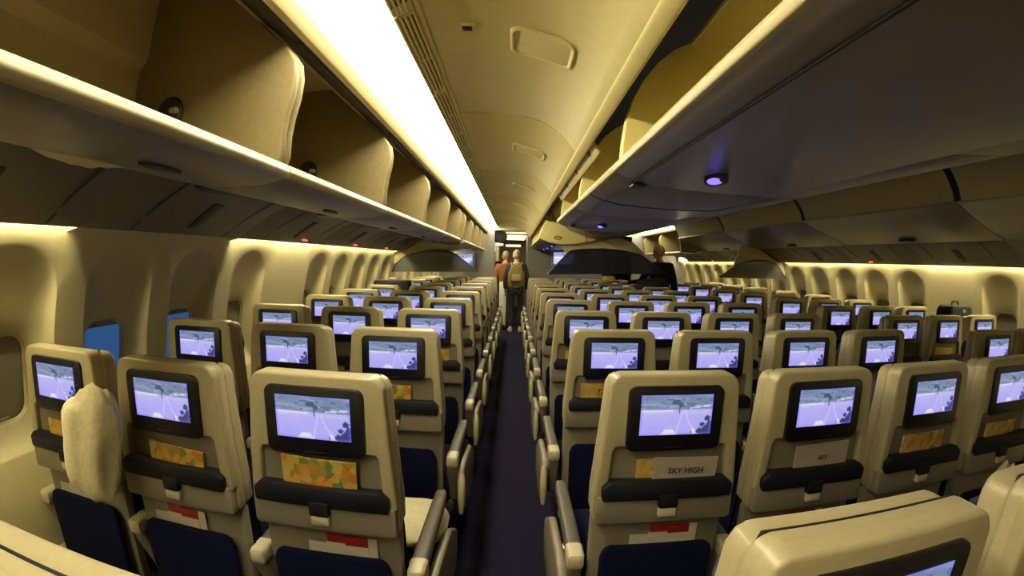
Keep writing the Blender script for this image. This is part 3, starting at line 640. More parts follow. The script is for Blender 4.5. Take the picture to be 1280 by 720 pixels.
# ================================================================== SEATS
SX = 0.4863; PITCH = 0.787
def seat_meshes():
    D = {}
    # all local: origin on the floor below the centre of the shell's rear face, +y is forward
    def outl(d, zt, zb=0.775): return [(-0.209 + d, zb), (-0.210 + d, 0.86), (-0.185 + d, zt - 0.030), (-0.174 + d, zt - 0.010), (-0.158 + d, zt), (0.158 - d, zt), (0.174 - d, zt - 0.010), (0.185 - d, zt - 0.030), (0.210 - d, 0.86), (0.209 - d, zb)]
    m = MB(); m.prism(outl(0.0, 1.212), 0.018, 0.056, bev=0.010, seg=3)
    m.prism(outl(0.003, 1.200), 0.050, 0.110, bev=0.016, seg=3)
    fr = [(-0.210, 0.852)] + outl(0.0, 1.212)[2:8] + [(0.210, 0.852), (0.174, 0.862), (0.166, 0.995), (0.158, 1.008), (-0.158, 1.008), (-0.166, 0.995), (-0.174, 0.862)]
    m.prism(fr, -0.004, 0.036, bev=0.013, seg=4, ang=22)
    D['shell'] = m.mesh('shell', SHELL)
    m = MB(); m.prism([(-0.168, 1.196), (0.168, 1.196), (0.162, 1.2105), (-0.162, 1.2105)], 0.051, 0.057, bev=0.001); D['gasket'] = m.mesh('edge_piping', BAR)
    m = MB(); m.prism([(-0.178, 0.86), (0.178, 0.86), (0.172, 1.02), (-0.172, 1.02)], 0.017, 0.022); D['niche'] = m.mesh('magazine_niche', NICHE)
    m = MB(); m.prism(rrect(-0.136, 0.136, 1.000, 1.183, 0.022, 5), -0.014, 0.0, bev=0.004)
    m.box(-0.030, 0.030, -0.017, -0.012, 1.006, 1.012, bev=0.001); D['bezel'] = m.mesh('monitor_bezel', BLACK)
    m = MB(); m.prism([(-0.206, 0.782), (-0.198, 0.772), (0.198, 0.772), (0.206, 0.782), (0.204, 0.862), (-0.204, 0.862)], -0.012, 0.022, bev=0.007, seg=2); D['tray'] = m.mesh('tray_table', TRAY)
    m = MB(); m.prism([(-0.190, 0.853), (0.190, 0.853), (0.192, 0.892), (0.170, 0.912), (-0.170, 0.912), (-0.192, 0.892)], -0.026, 0.010, bev=0.006, seg=2)
    m.prism(rrect(-0.028, 0.028, 0.829, 0.870, 0.006), -0.030, -0.008, bev=0.003); D['bar'] = m.mesh('tray_bar', BAR)
    m = MB(); m.prism(rrect(-0.026, 0.026, 0.800, 0.826, 0.004), -0.028, -0.010, bev=0.004); D['catch'] = m.mesh('tray_catch', CATCH)
    # lower back, aprons and fabric pocket
    m = MB(); m.prism([(-0.205, 0.775), (0.205, 0.775), (0.198, 0.30), (0.18, 0.27), (-0.18, 0.27), (-0.198, 0.30)], 0.035, 0.075, bev=0.012, seg=2); D['apron'] = m.mesh('lower_shroud', NICHE)
    pk = [(-0.170, 0.34), (0.170, 0.34), (0.176, 0.66), (0.165, 0.690), (0.145, 0.700), (-0.145, 0.700), (-0.165, 0.690), (-0.176, 0.66)]
    m = MB(); m.prism([(x, z - 0.015) for x, z in pk], -0.002, 0.020, bev=0.009, seg=3); D['pocket'] = m.mesh('fabric_pocket', NAVY)
    # upholstery
    m = MB(); sec = [(0.055, 0.42), (0.062, 1.10), (0.080, 1.135), (0.105, 1.133), (0.125, 1.09), (0.140, 0.98), (0.175, 0.72), (0.205, 0.50), (0.20, 0.43), (0.12, 0.40)]
    loops = []
    for x, s in ((-0.190, 0.0), (-0.186, 0.55), (-0.172, 0.9), (-0.15, 1.0), (0.15, 1.0), (0.172, 0.9), (0.186, 0.55), (0.190, 0.0)):
        cy = 0.075; loops.append([(x * (1.0 if z < 0.9 else 0.91), (cy + (y - cy) * (0.55 + 0.45 * s)) if y > cy else y + (1 - s) * 0.004, 0.8 + (z - 0.8) * (0.985 + 0.015 * s)) for y, z in sec])
    m.loft(loops); D['backrest'] = m.mesh('backrest', NAVY)
    m = MB(); hd = [(0.118, 1.03), (0.150, 1.03), (0.165, 1.08), (0.155, 1.11), (0.138, 1.135), (0.105, 1.138)]
    loops = [[(x, 0.125 + (y - 0.125) * s, 1.13 + (z - 1.13) * (0.9 + 0.1 * s)) for y, z in hd] for x, s in ((-0.165, 0.3), (-0.158, 0.8), (-0.13, 1.0), (0.13, 1.0), (0.158, 0.8), (0.165, 0.3))]
    m.loft(loops); D['headrest'] = m.mesh('headrest', mat('headrest cloth', (0.02, 0.02, 0.04), 0.85, noise=0.2, scale=150))
    m = MB(); cs = [(0.13, 0.36), (0.13, 0.44), (0.17, 0.468), (0.35, 0.462), (0.55, 0.478), (0.605, 0.462), (0.625, 0.42), (0.61, 0.37), (0.50, 0.345), (0.2, 0.345)]
    loops = [[(x, 0.37 + (y - 0.37) * (0.94 + 0.06 * s), 0.40 + (z - 0.40) * (0.6 + 0.4 * s)) for y, z in cs] for x, s in ((-0.215, 0.0), (-0.212, 0.5), (-0.19, 0.95), (-0.12, 1.0), (0.12, 1.0), (0.19, 0.95), (0.212, 0.5), (0.215, 0.0))]
    m.loft(loops); D['cushion'] = m.mesh('seat_cushion', NAVY)
    m = MB(); m.box(-0.225, 0.225, 0.14, 0.19, 0.295, 0.345, bev=0.01); m.box(-0.225, 0.225, 0.48, 0.53, 0.295, 0.345, bev=0.01); m.box(-0.20, -0.17, 0.14, 0.53, 0.305, 0.335, bev=0.004); m.box(0.17, 0.20, 0.14, 0.53, 0.305, 0.335, bev=0.004); D['frame'] = m.mesh('seat_frame', METAL)
    m = MB(); m.tube([(0, 0.50, 0.31), (0, 0.47, 0.16), (0, 0.52, 0.012)], [0.018, 0.015, 0.02], 10); m.box(-0.03, 0.03, 0.49, 0.56, 0.0, 0.018, bev=0.004); D['leg_front'] = m.mesh('leg', METAL)
    m = MB(); m.tube([(0, 0.17, 0.31), (0, 0.12, 0.15), (0, 0.06, 0.012)], [0.018, 0.015, 0.02], 10); m.box(-0.03, 0.03, 0.02, 0.09, 0.0, 0.018, bev=0.004); D['leg_rear'] = m.mesh('leg', METAL)
    # armrest (between seats): pad with end cap and hinge arm
    m = MB(); m.loft([[(x * s, y, z0 + (z - z0) * s2) for x, z in rrect(-0.024, 0.024, -0.022, 0.022, 0.012, 3)] for y, s, s2, z0 in ((0.075, 0.95, 1.0, 0), (0.12, 1.05, 1.1, 0), (0.40, 1.0, 1.0, 0), (0.50, 0.9, 0.85, 0), (0.525, 0.6, 0.5, 0))])
    bmesh.ops.translate(m.bm, vec=(0, 0, 0.630), verts=m.bm.verts); D['arm_pad'] = m.mesh('armrest', PAD)
    m = MB(); m.loft([[(x * s, y, 0.628 + z * s) for x, z in rrect(-0.026, 0.026, -0.030, 0.024, 0.012, 3)] for y, s in ((0.005, 0.5), (0.012, 0.9), (0.03, 1.02), (0.055, 0.96), (0.06, 1.05), (0.078, 1.02))])
    D['arm_cap'] = m.mesh('armrest_cap', CATCH)
    m = MB(); m.loft([[(x * s, y0 + y * s, z) for x, y in rrect(-0.022, 0.022, -0.035, 0.035, 0.012, 3)] for z, s, y0 in ((0.40, 0.9, 0.12), (0.47, 1.05, 0.10), (0.56, 1.15, 0.07), (0.605, 1.0, 0.05))])
    D['arm_support'] = m.mesh('armrest_support', TRAY)
    # aisle end panel
    def endp(s):
        m = MB(); m.prism([(0.05, 0.585), (0.02, 0.56), (0.02, 0.50), (0.05, 0.42), (0.12, 0.34), (0.30, 0.31), (0.50, 0.30), (0.56, 0.36), (0.56, 0.45), (0.40, 0.55), (0.12, 0.59)], s * 0.020, s * 0.052, 'x', bev=0.012, seg=3)
        m.tube([(s * 0.046, -0.035, 0.40), (s * 0.046, -0.03, 0.46), (s * 0.046, -0.012, 0.55), (s * 0.046, 0.01, 0.575)], [0.010, 0.017, 0.017, 0.010], 10, mi=1); return m.mesh('end_panel', [TRAY, SHELL])
    D['end_l'] = endp(-1); D['end_r'] = endp(1)
    return D
SM = seat_meshes()
def make_seat(left_end, right_arm, right_end):
    r = bpy.data.objects.new('passenger_seat', None); COL.objects.link(r); r.empty_display_size = 0.05
    sh = add('shell', SM['shell'], r)
    add('magazine_niche', SM['niche'], sh); add('edge_piping', SM['gasket'], sh)
    bz = add('monitor', SM['bezel'], r); bz['label'] = 'black framed monitor'
    add('screen', SMALL, bz, (0, -0.0152, 1.1035))
    t = add('tray_table', SM['tray'], r); add('tray_bar', SM['bar'], t); add('tray_catch', SM['catch'], t)
    add('lower_shroud', SM['apron'], r); add('fabric_pocket', SM['pocket'], r)
    add('backrest', SM['backrest'], r); add('headrest', SM['headrest'], r); add('seat_cushion', SM['cushion'], r)
    add('seat_frame', SM['frame'], r)
    for x in (-0.12, 0.12): add('leg', SM['leg_front'], r, (x, 0, 0)); add('leg', SM['leg_rear'], r, (x, 0, 0))
    for s, on in ((-1, True), (1, right_arm)):
        if not on: continue
        a = add('armrest', SM['arm_pad'], r, (s * SX / 2, 0, 0)); add('armrest_cap', SM['arm_cap'], a); add('armrest_support', SM['arm_support'], a)
    if left_end: add('end_panel', SM['end_l'], r, (-SX / 2, 0, 0))
    if right_end: add('end_panel', SM['end_r'], r, (SX / 2, 0, 0))
    return r
ORD = ['nearest', 'second nearest', 'third', 'fourth', 'fifth', 'sixth', 'seventh', 'eighth', 'ninth', 'tenth', 'farthest']
BLK = {
    'left': dict(x=-1.4684, y=1.0300, n=3, pos=['window', 'middle', 'aisle'], z=0.012),
    'centre': dict(x=0.4452, y=1.1319, n=4, pos=['left aisle', 'inner left', 'inner right', 'right aisle'], z=0.0),
    'right': dict(x=2.8486, y=1.0419, n=3, pos=['aisle', 'middle', 'window'], z=0.010)}
protos = {}
SEATPOS = {}
for bn, B in BLK.items():
    for r_ in range(-1, 10):
        for s in range(B['n']):
            if r_ == -1 and bn == 'right': continue
            
            if r_ == -1 and bn == 'left' and s == 0: continue
            key = (bn != 'left' and s == 0, s == B['n'] - 1, bn != 'right' and s == B['n'] - 1)
            if key not in protos: protos[key] = make_seat(*key); o = protos[key]
            else: o = copy_tree(protos[key])
            o.location = (B['x'] + SX * s, B['y'] + PITCH * r_ + 0.0152 - (0.065 if r_ == -1 and bn == 'left' else 0), 0.0)
            tilt = random.uniform(-0.006, 0.006) if r_ > 2 else 0
            o.rotation_euler = (tilt, 0, 0)
            SEATPOS[(bn, r_, s)] = o.location.copy()
            look = 'cream navy seat'
            if r_ == -1: lb = look + ' cut by the bottom frame edge, %s, %s block' % (B['pos'][s], bn)
            else: lb = '%s, %s row of %s block, %s position' % (look, ('first full' if r_ == 0 else ORD[r_] if r_ > 1 else 'second'), bn, B['pos'][s])
            tag(o, lb, 'seat', '%s block seats' % bn)

# ================================================================== THINGS ON AND IN THE SEATS
def text_mesh(s, size, mt, parent, loc, rot=(PI / 2, 0, 0), shear=0.0, name='cover_title'):
    c = bpy.data.curves.new('t', 'FONT'); c.body = s; c.size = size; c.extrude = 0.0004; c.align_x = 'CENTER'; c.align_y = 'CENTER'; c.shear = shear; c.offset = 0.0003
    t = bpy.data.objects.new('t', c); COL.objects.link(t); bpy.context.view_layer.update()
    me = bpy.data.meshes.new_from_object(t.evaluated_get(bpy.context.evaluated_depsgraph_get())); bpy.data.objects.remove(t)
    me.materials.clear(); me.materials.append(mt)
    o = bpy.data.objects.new(name, me); COL.objects.link(o); o.parent = parent; o.location = loc; o.rotation_euler = rot; return o
def magazine(seat, dx, w, h, mt, label, title=None, rot=0.0, sh=0.0, depth=0.0, ts=0.018, wig=0.0):
    p = SEATPOS[seat]
    o = empty('magazine', (p.x + dx, p.y - 0.002 + depth, 0.905), label, 'magazine', 'magazines in the seat back niches'); o.rotation_euler = (0.05, rot, 0)
    m = MB(); n = 6
    loops = []
    for k in range(n + 1):
        u = k / n - 0.5; bow = 0.004 * math.cos(u * 3) * wig
        loops.append([(u * w, -bow, -0.02), (u * w, -bow + 0.006, -0.02), (u * w, -bow + 0.006, h), (u * w, -bow, h * (1 - 0.05 * abs(u) * wig))])
    m.loft(loops); m.build('cover', mt, o)
    m = MB(); m.box(-w / 2 + 0.003, w / 2 - 0.003, 0.0062, 0.0095, -0.02, h - 0.004); m.build('pages', CARDW, o)
    if title: text_mesh(title, ts, INK, o, (0.0, -0.0045, h * 0.45), shear=sh)
def _n(bn, r, s): return '%s seat, %s row, %s block' % (BLK[bn]['pos'][s], ('first full', 'second', 'third', 'fourth')[r], bn)
magazine(('centre', 0, 0), 0.045, 0.19, 0.070, MAGW, 'pale magazine titled SKY HIGH in the niche of the nearest full centre seat', 'SKY HIGH', 0.03, depth=-0.004, ts=0.024)
magazine(('centre', 0, 0), -0.045, 0.10, 0.066, MAGY, 'ochre magazine behind the SKY HIGH one, left half showing', 'T', -0.03, depth=0.005)
magazine(('centre', 0, 1), 0.02, 0.20, 0.080, MAGW, 'pale SKY magazine in the niche of the inner left first row centre seat', 'SKY', -0.02, depth=-0.003, ts=0.020)
magazine(('centre', 1, 0), -0.02, 0.24, 0.070, MAGY, 'ochre Travel magazine in the niche of the left aisle seat, second centre row', 'Travel!', 0.0, sh=0.3, depth=-0.004, ts=0.040)
magazine(('left', 0, 2), 0.0, 0.21, 0.085, MAGF, 'colourful food magazine in the niche of the first row left aisle seat', None, 0.03, depth=-0.003, wig=1)
magazine(('left', 0, 1), 0.02, 0.20, 0.060, MAGF, 'rumpled food magazine in the niche of the first row left middle seat', None, 0.06, depth=-0.003, wig=1)
magazine(('left', 0, 0), 0.0, 0.18, 0.060, MAGF, 'food magazine in the niche of the first row left window seat', None, 0.02, wig=1)
magazine(('centre', 0, 2), -0.01, 0.21, 0.070, MAGF, 'food magazine in the niche of the inner right first row centre seat', None, 0.0, wig=1)
magazine(('centre', 0, 3), -0.02, 0.20, 0.065, MAGF, 'food magazine in the niche of the right aisle first row centre seat', None, 0.0, wig=1)
for sk in [('left', 1, 2), ('left', 1, 1), ('centre', 1, 1), ('centre', 1, 2), ('right', 2, 1), ('right', 1, 0), ('left', 2, 2), ('left', 1, 0), ('centre', 2, 0)]:
    magazine(sk, random.uniform(-0.03, 0.03), 0.20, random.uniform(0.055, 0.075), random.choice([MAGF, MAGY, MAGF]), 'food magazine, ' + _n(*sk), None, random.uniform(-0.04, 0.04), wig=1)
def card(seat, dx, label):
    p = SEATPOS[seat]; o = empty('safety_card', (p.x + dx, p.y + 0.026, 0.660), label, 'safety card', 'safety cards in the lower seat pockets')
    m = MB(); m.box(-0.060, 0.030, 0.0, 0.003, 0.055, 0.082, bev=0.0008); m.box(-0.005, 0.062, -0.004, -0.001, 0.050, 0.080, bev=0.0008, M=None); m.build('red_band', RED, o)
    m = MB(); m.box(-0.064, 0.028, 0.001, 0.0035, -0.0, 0.056, bev=0.0008); m.box(-0.005, 0.062, -0.0045, -0.0015, 0.0, 0.051); m.box(0.058, 0.088, -0.002, 0.001, 0.0, 0.080, bev=0.0008); m.box(-0.12, -0.062, 0.002, 0.004, 0.0, 0.048); m.build('card_sheet', CARDW, o)
card(('centre', 0, 0), 0.035, 'red and white safety card in the pocket of the nearest full centre seat')
card(('left', 0, 2), 0.05, 'red and white safety card in the pocket of the first row left aisle seat')
card(('left', 0, 1), -0.02, 'red and white safety card in the pocket of the first row left middle seat')
card(('left', 0, 0), -0.02, 'red and white safety card in the pocket of the first row left window seat')
card(('centre', 0, 1), 0.0, 'safety card in the pocket of the inner left first row centre seat')
def cushion_shape(name, loc, dims, rot, mt, label, cat, lump=0.1, seed=0):
    b = MB()
    def f(c):
        p = 2.6
        s = (abs(c.x) ** p + abs(c.y) ** p + abs(c.z) ** p) ** (-1 / p)
        c = c * s; w = 1 + lump * (vn(c.x * 2.5 + seed, c.z * 2.5 + seed * 2) - 0.5) + lump * 0.6 * (vn(c.y * 5 + seed, c.x * 5) - 0.5)
        return Vector((c.x * w, c.y * w * (1 - 0.55 * max(abs(c.x), abs(c.z)) ** 4), c.z * w))
    b.blob((0, 0, 0), dims, sub=4, f=f); o = b.build(name, mt); o.location = loc; o.rotation_euler = rot; return tag(o, label, cat)
cushion_shape('pillow', (-0.37, 1.50, 0.535), (0.15, 0.060, 0.20), (math.radians(82), 0, 0.05), PILLOW, 'white pillow lying on the seat ahead of the nearest left aisle seat', 'pillow', 0.08, 3)
cushion_shape('blanket', (-1.225, 0.955, 0.95), (0.105, 0.050, 0.19), (0.0, math.radians(10), 0.15), PILLOW, 'crumpled cream blanket wedged between the window and middle seats at the left', 'blanket', 0.25, 8)
cushion_shape('pillow', (1.70, 0.935, 0.665), (0.15, 0.075, 0.195), (-0.12, 0.12, 0.1), CLEARBAG, 'crumpled plastic wrapped pillow beside the first row right aisle centre seat', 'pillow', 0.5, 11)
cushion_shape('pillow', (-1.02, 0.84, 2.5 - 0.73 + 0.02), (0.12, 0.22, 0.07), (0, 0, 0), PILLOW, 'beige pillow bulging above the lip of the nearest open left bin', 'pillow', 0.2, 5)
# black bag on the right window seat, black bag on left window seat
o = empty('backpack', (SEATPOS[('right', 2, 2)].x - 0.03, SEATPOS[('right', 2, 2)].y + 0.30, 0.47), 'black backpack standing on a window seat by the plain right wall panel', 'backpack')
m = MB(); m.prism([(-0.16, 0), (0.16, 0), (0.17, 0.5), (0.15, 0.775), (0.12, 0.80), (-0.12, 0.80), (-0.15, 0.76), (-0.17, 0.5)], -0.09, 0.09, bev=0.035, seg=3); m.build('bag_body', BLKCLOTH, o)
m = MB(); m.blob((0.02, -0.092, 0.755), (0.016, 0.012, 0.016)); m.build('buckle', CATCH, o)
m = MB(); m.tube([(-0.05, 0, 0.79), (-0.04, 0, 0.83), (0.04, 0, 0.83), (0.05, 0, 0.79)], 0.008); m.build('handle', BLKCLOTH, o)
o = empty('suitcase', (SEATPOS[('left', 6, 0)].x + 0.02, SEATPOS[('left', 5, 0)].y + 0.33, 0.475), 'black flat topped case standing on a far left window seat', 'suitcase')
m = MB(); m.prism(rrect(-0.22, 0.22, 0, 0.78, 0.04), -0.09, 0.09, bev=0.02); m.build('case_body', BLKCLOTH, o)
m = MB(); m.tube([(-0.05, 0, 0.77), (-0.04, 0, 0.80), (0.04, 0, 0.80), (0.05, 0, 0.77)], 0.008); m.build('handle', CATCH, o)

# ================================================================== PEOPLE
def person(name, label, J, skin_r, clothes, head, headrot, loc, rz, hair, hands=True):
    """J: joints; builds one voxel-merged body and skinned clothing shells around the same bones"""
    root = empty('person', loc, label, 'person', rz=rz)
    dg = lambda: bpy.context.evaluated_depsgraph_get()
    def skin(bones, rad, grow=0.0, sub=2):
        idx = {}; vs = []; es = []; rs = []
        def vid(k):
            if k not in idx: idx[k] = len(vs); vs.append(J[k]); rs.append(rad[k] + grow)
            return idx[k]
        for a, b in bones: es.append((vid(a), vid(b)))
        me = bpy.data.meshes.new('s'); me.from_pydata([tuple(v) for v in vs], es, []); ob = bpy.data.objects.new('s', me); COL.objects.link(ob)
        ob.modifiers.new('k', 'SKIN'); sv = me.skin_vertices[0].data
        for i, r in enumerate(rs):
            sv[i].radius = (r, r) if not isinstance(r, tuple) else r; sv[i].use_root = (i == 0)
        sm = ob.modifiers.new('u', 'SUBSURF'); sm.levels = sub; sm.render_levels = sub
        bpy.context.view_layer.update(); out = bpy.data.meshes.new_from_object(ob.evaluated_get(dg())); bpy.data.objects.remove(ob); return out
    B = [('pelvis', 'waist'), ('waist', 'chest'), ('chest', 'neck0'), ('neck0', 'neck'), ('neck', 'headc')]
    for s in 'lr': B += [('chest', 'sh' + s), ('sh' + s, 'el' + s), ('el' + s, 'wr' + s), ('wr' + s, 'palm' + s), ('pelvis', 'hip' + s), ('hip' + s, 'kn' + s), ('kn' + s, 'an' + s), ('an' + s, 'toe' + s)]
    bm = bmesh.new(); bm.from_mesh(skin(B, skin_r))
    me = bpy.data.meshes.new('x')
    mb = MB(); mb.bm.free(); mb.bm = bm
    # head with brow, nose, ears, chin
    H = Matrix.Translation(J['headc']) @ headrot
    def hf(c):
        c = c.copy()
        if c.z < -0.1: c.x *= 1 - 0.30 * (-c.z - 0.1); 
        if c.y > 0.2 and c.z < -0.3: c.y *= 0.92
        return c
    mb.blob((0, 0, 0.02), (0.076, 0.098, 0.118), sub=3, M=H, f=hf)
    mb.blob((0, 0.098, -0.012), (0.013, 0.022, 0.024), sub=2, M=H)
    mb.blob((0, 0.086, -0.055), (0.026, 0.012, 0.009), sub=2, M=H); mb.blob((0, 0.080, -0.085), (0.026, 0.02, 0.018), sub=2, M=H)
    for s in (-1, 1):
        mb.blob((s * 0.077, -0.002, 0.0), (0.010, 0.020, 0.032), sub=2, M=H); mb.blob((s * 0.03, 0.087, 0.035), (0.022, 0.010, 0.008), sub=2, M=H)
    for s in 'lr':
        p = J['palm' + s]; d = (p - J['wr' + s]).normalized(); sd = -1 if s == 'l' else 1
        side = d.cross(Vector((sd, 0, 0))).normalized(); nrm = side.cross(d).normalized()
        for k, ln in enumerate((0.070, 0.080, 0.075, 0.058)):
            b0 = p + side * (0.033 - 0.022 * k) - d * 0.02
            mb.tube([b0, b0 + d * (0.02 + ln * 0.4), b0 + d * (0.02 + ln * 0.75) - nrm * 0.014 * sd, b0 + d * (0.02 + ln * 0.9) - nrm * 0.034 * sd], [0.0105, 0.0095, 0.0088, 0.007], 8)
        mb.tube([J['wr' + s].lerp(p, 0.4) + side * 0.026, p + side * 0.055 - d * 0.005, p + side * 0.060 + d * 0.03], [0.013, 0.0105, 0.0085], 8)
    me = bpy.data.meshes.new('raw'); mb.bm.to_mesh(me); mb.bm.free()
    ob = bpy.data.objects.new('raw', me); COL.objects.link(ob); rm = ob.modifiers.new('r', 'REMESH'); rm.mode = 'VOXEL'; rm.voxel_size = 0.007; rm.use_smooth_shade = True
    sm = ob.modifiers.new('s', 'SMOOTH'); sm.factor = 0.5; sm.iterations = 2
    bpy.context.view_layer.update(); me = bpy.data.meshes.new_from_object(ob.evaluated_get(dg())); bpy.data.objects.remove(ob)
    me.materials.clear(); me.materials.append(SKIN); me.name = 'body'
    for p in me.polygons: p.use_smooth = True
    body = bpy.data.objects.new('body', me); COL.objects.link(body); body.parent = root
    # eyes
    for s in (-1, 1):
        m = MB(); m.blob((s * 0.029, 0.088, 0.018), (0.010, 0.008, 0.007), sub=2, M=H); m.build('eye', mat('eye white', (0.6, 0.6, 0.58), 0.3), root)
    # hair cap
    m = MB()
    def cap(c):
        c = c.copy(); k = 1.0
        if c.z < 0.15 and c.y > -0.15: k = 0.80
        if c.z < -0.45: k = 0.80
        return Vector((c.x * k, c.y * k, c.z * k + 0.0))
    m.blob((0, -0.004, 0.028), (0.083, 0.105, 0.122), sub=4, M=H, f=cap); m.build('hair', hair, root)
    def garment(nm, bones, grow, mt, sub=2):
        me = skin(bones, skin_r, grow, sub); me.materials.clear(); me.materials.append(mt)
        for p in me.polygons: p.use_smooth = True
        o = bpy.data.objects.new(nm, me); COL.objects.link(o); o.parent = root; return o
    TOP = [('waist', 'pelvis'), ('waist', 'chest'), ('chest', 'neck0')]; SL = []; LEG = [('pelvis', 'hipl'), ('pelvis', 'hipr')]
    for s in 'lr': SL += [('chest', 'sh' + s), ('sh' + s, 'el' + s), ('el' + s, 'cf' + s)]; LEG += [('hip' + s, 'kn' + s), ('kn' + s, 'hm' + s)]
    garment('trousers', LEG, 0.014, clothes['trousers'])
    if clothes.get('vest'):
        garment('shirt', TOP + SL, 0.012, clothes['top']); garment('vest', TOP + [('chest', 'shl'), ('chest', 'shr')], 0.030, clothes['vest'])
    else: garment('jacket', TOP + SL, 0.020, clothes['top'])
    if clothes.get('collar'):
        m = MB(); n0 = J['neck0'].lerp(J['neck'], 0.35)
        m.loft([[(n0.x + r * math.cos(t), n0.y + r * math.sin(t), n0.z + dz) for t in [2 * PI * k / 18 for k in range(18)]] for r, dz in ((0.085, -0.03), (0.075, 0.0), (0.066, 0.03), (0.060, 0.028), (0.060, -0.03))], cap=False); m.build('collar', clothes['collar'], root)
    for s in 'lr':
        m = MB(); a, t_ = J['an' + s], J['toe' + s]; d = Vector((t_.x - a.x, t_.y - a.y, 0)).normalized(); w = Vector((d.y, -d.x, 0))
        lo = []
        for u, hw, h in ((-0.075, 0.030, 0.075), (-0.05, 0.042, 0.10), (0.02, 0.045, 0.10), (0.09, 0.050, 0.065), (0.16, 0.044, 0.05), (0.185, 0.025, 0.035)):
            c = Vector((a.x, a.y, 0)) + d * u; lo.append([c + w * x * hw + Vector((0, 0, z)) for x, z in ((-0.9, 0.0), (0.9, 0.0), (1.0, h * 0.4), (0.75, h * 0.85), (0, h), (-0.75, h * 0.85), (-1.0, h * 0.4))])
        m.loft(lo); m.build('shoe', clothes.get('shoe', BLACK), root)
    return root, J
def rig(h=1.76, arms='down', lean=0.0):
    k = h / 1.76; V = lambda x, y, z: Vector((x * k, y * k, z * k))
    J = dict(pelvis=V(0, 0, 0.96), waist=V(0, 0, 1.10), chest=V(0, -0.01, 1.36), neck0=V(0, -0.01, 1.47), neck=V(0, 0.0, 1.53), headc=V(0, 0.025, 1.635))
    for s, g in (('l', -1), ('r', 1)):
        J['hip' + s] = V(g * 0.095, 0, 0.90); J['kn' + s] = V(g * 0.105, 0.03, 0.50); J['an' + s] = V(g * 0.11, -0.03, 0.085); J['toe' + s] = V(g * 0.125, 0.12, 0.035)
        J['hm' + s] = V(g * 0.11, -0.025, 0.10)
        J['sh' + s] = V(g * 0.185, -0.01, 1.425); J['el' + s] = V(g * 0.235, -0.03, 1.13); J['wr' + s] = V(g * 0.235, 0.09, 0.90); J['palm' + s] = V(g * 0.230, 0.125, 0.83)
    if lean:
        R_ = Matrix.Rotation(-lean, 3, 'X')
        for n in J:
            if n[:2] in ('wa', 'ch', 'ne', 'he', 'sh', 'el', 'wr', 'pa') : J[n] = J['pelvis'] + R_ @ (J[n] - J['pelvis'])
    for s in 'lr': J['cf' + s] = J['el' + s].lerp(J['wr' + s], 0.92)
    return J
RR = dict(pelvis=(0.135, 0.105), waist=(0.130, 0.095), chest=(0.145, 0.105), neck0=0.070, neck=0.056, headc=0.055)
for s in 'lr': RR.update({'hip' + s: 0.085, 'kn' + s: 0.056, 'an' + s: 0.038, 'toe' + s: 0.030, 'hm' + s: 0.062, 'sh' + s: 0.060, 'el' + s: 0.043, 'wr' + s: 0.027, 'cf' + s: 0.034, 'palm' + s: (0.030, 0.022)})
class AddR(dict): pass
def _grow(r, g): return (r[0] + g, r[1] + g) if isinstance(r, tuple) else r + g
class Rad(float): pass
_orig = RR
class R2(dict):
    def __getitem__(self, k):
        v = dict.__getitem__(self, k)
        return _R(v)
class _R:
    def __init__(self, v): self.v = v
    def __add__(self, g): return _grow(self.v, g)
RRX = R2(RR)
J = rig(1.74); person('a', 'standing person with tan backpack vest and dark trousers seen from behind in the left aisle', J, RRX, dict(trousers=BLKCLOTH, top=CHAR, vest=OLIVE, shoe=mat('pale shoe', (0.3, 0.28, 0.22), 0.5)), None, Matrix.Rotation(math.radians(-8), 4, 'Z'), (0.045, 9.75, 0), 0.0, HAIRG)
o = empty('backpack', (0.045, 9.75 - 0.18, 1.20), 'olive backpack worn by the person standing in the left aisle', 'backpack')
m = MB(); m.prism([(-0.13, -0.12), (0.13, -0.12), (0.14, 0.05), (0.12, 0.21), (0.06, 0.25), (-0.06, 0.25), (-0.12, 0.21), (-0.14, 0.05)], -0.10, 0.03, bev=0.035, seg=3); m.build('bag_body', OLIVE, o)
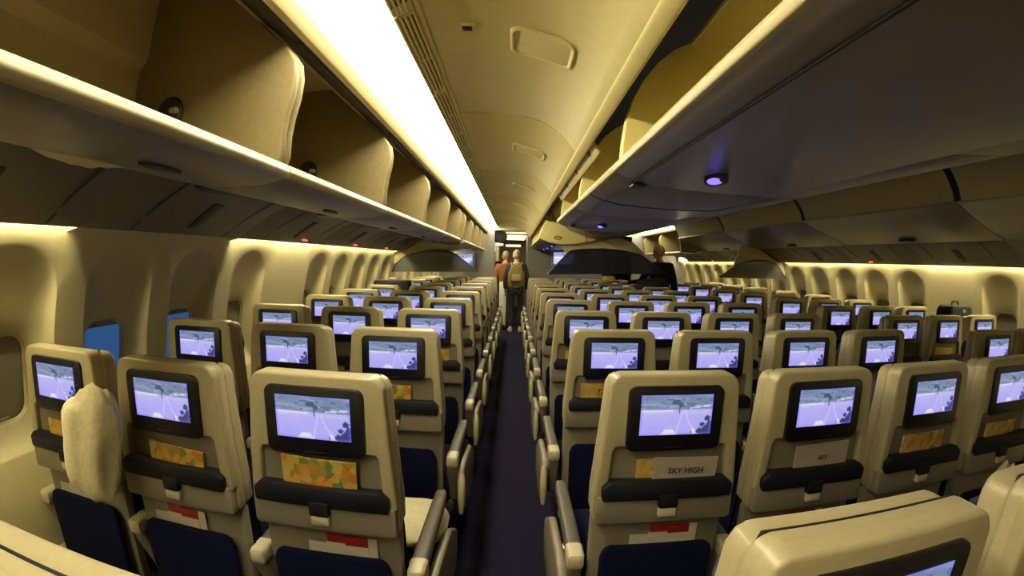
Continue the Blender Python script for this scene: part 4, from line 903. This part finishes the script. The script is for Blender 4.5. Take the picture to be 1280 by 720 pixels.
m = MB(); m.prism(rrect(-0.09, 0.09, -0.10, 0.04, 0.02), -0.13, -0.09, bev=0.015, seg=2); m.build('front_pocket', TAN, o)
for s in (-1, 1):
    m = MB(); m.tube([(s * 0.09, 0.0, 0.22), (s * 0.11, 0.06, 0.27), (s * 0.12, 0.17, 0.28), (s * 0.125, 0.30, 0.20), (s * 0.12, 0.33, 0.05), (s * 0.13, 0.25, -0.06)], 0.015, 8); m.build('strap', OLIVE, o)
J = rig(1.72); person('b', 'standing person in an orange brown jacket, left of the one with the backpack', J, RRX, dict(trousers=CHAR, top=ORANGE, collar=mat('bright orange collar', (0.55, 0.10, 0.02), 0.8)), None, Matrix.Rotation(math.radians(20), 4, 'Z'), (-0.20, 10.42, 0), 0.0, HAIR)
J = rig(1.84, lean=0.10)
k = 1.84 / 1.76
# the man in the right aisle reaches to his left towards the seats
J['ell'] = J['shl'] + Vector((-0.10, 0.08, -0.27)); J['wrl'] = J['ell'] + Vector((-0.22, 0.12, -0.02)); J['palml'] = J['wrl'] + Vector((-0.07, 0.03, -0.01)); J['cfl'] = J['ell'].lerp(J['wrl'], 0.92)
person('c', 'bald man in a black jacket standing in the right aisle, seen from behind', J, RRX, dict(trousers=BLKCLOTH, top=BLKCLOTH), None, Matrix.Rotation(math.radians(35), 4, 'Z'), (2.39, 7.22, 0), 0.12, mat('bald crown', (0.55, 0.42, 0.22), 0.5))  # bald crown, its pale yellow also stands in for light from above
m = MB(); 
o = empty('jacket', (1.93, SEATPOS[('centre', 6, 3)].y + 0.37, 0.9), 'dark coat heaped over the far right centre seats beside the bald man', 'jacket')
m.blob((0, 0, 0.17), (0.33, 0.13, 0.26), sub=4, f=lambda c: c * (0.9 + 0.25 * vn(c.x * 3 + 5, c.z * 3 + 2)) ); m.build('cloth', BLKCLOTH, o)
cushion_shape('box', (1.30, 6.15, 1.29), (0.095, 0.05, 0.055), (0, 0, 0), mat('brown leather', (0.30, 0.19, 0.05), 0.5), 'brown headrest sized bundle under the dark blue divider', 'bundle', 0.05, 2)
for p in [k_ for k_ in protos.values()]: pass
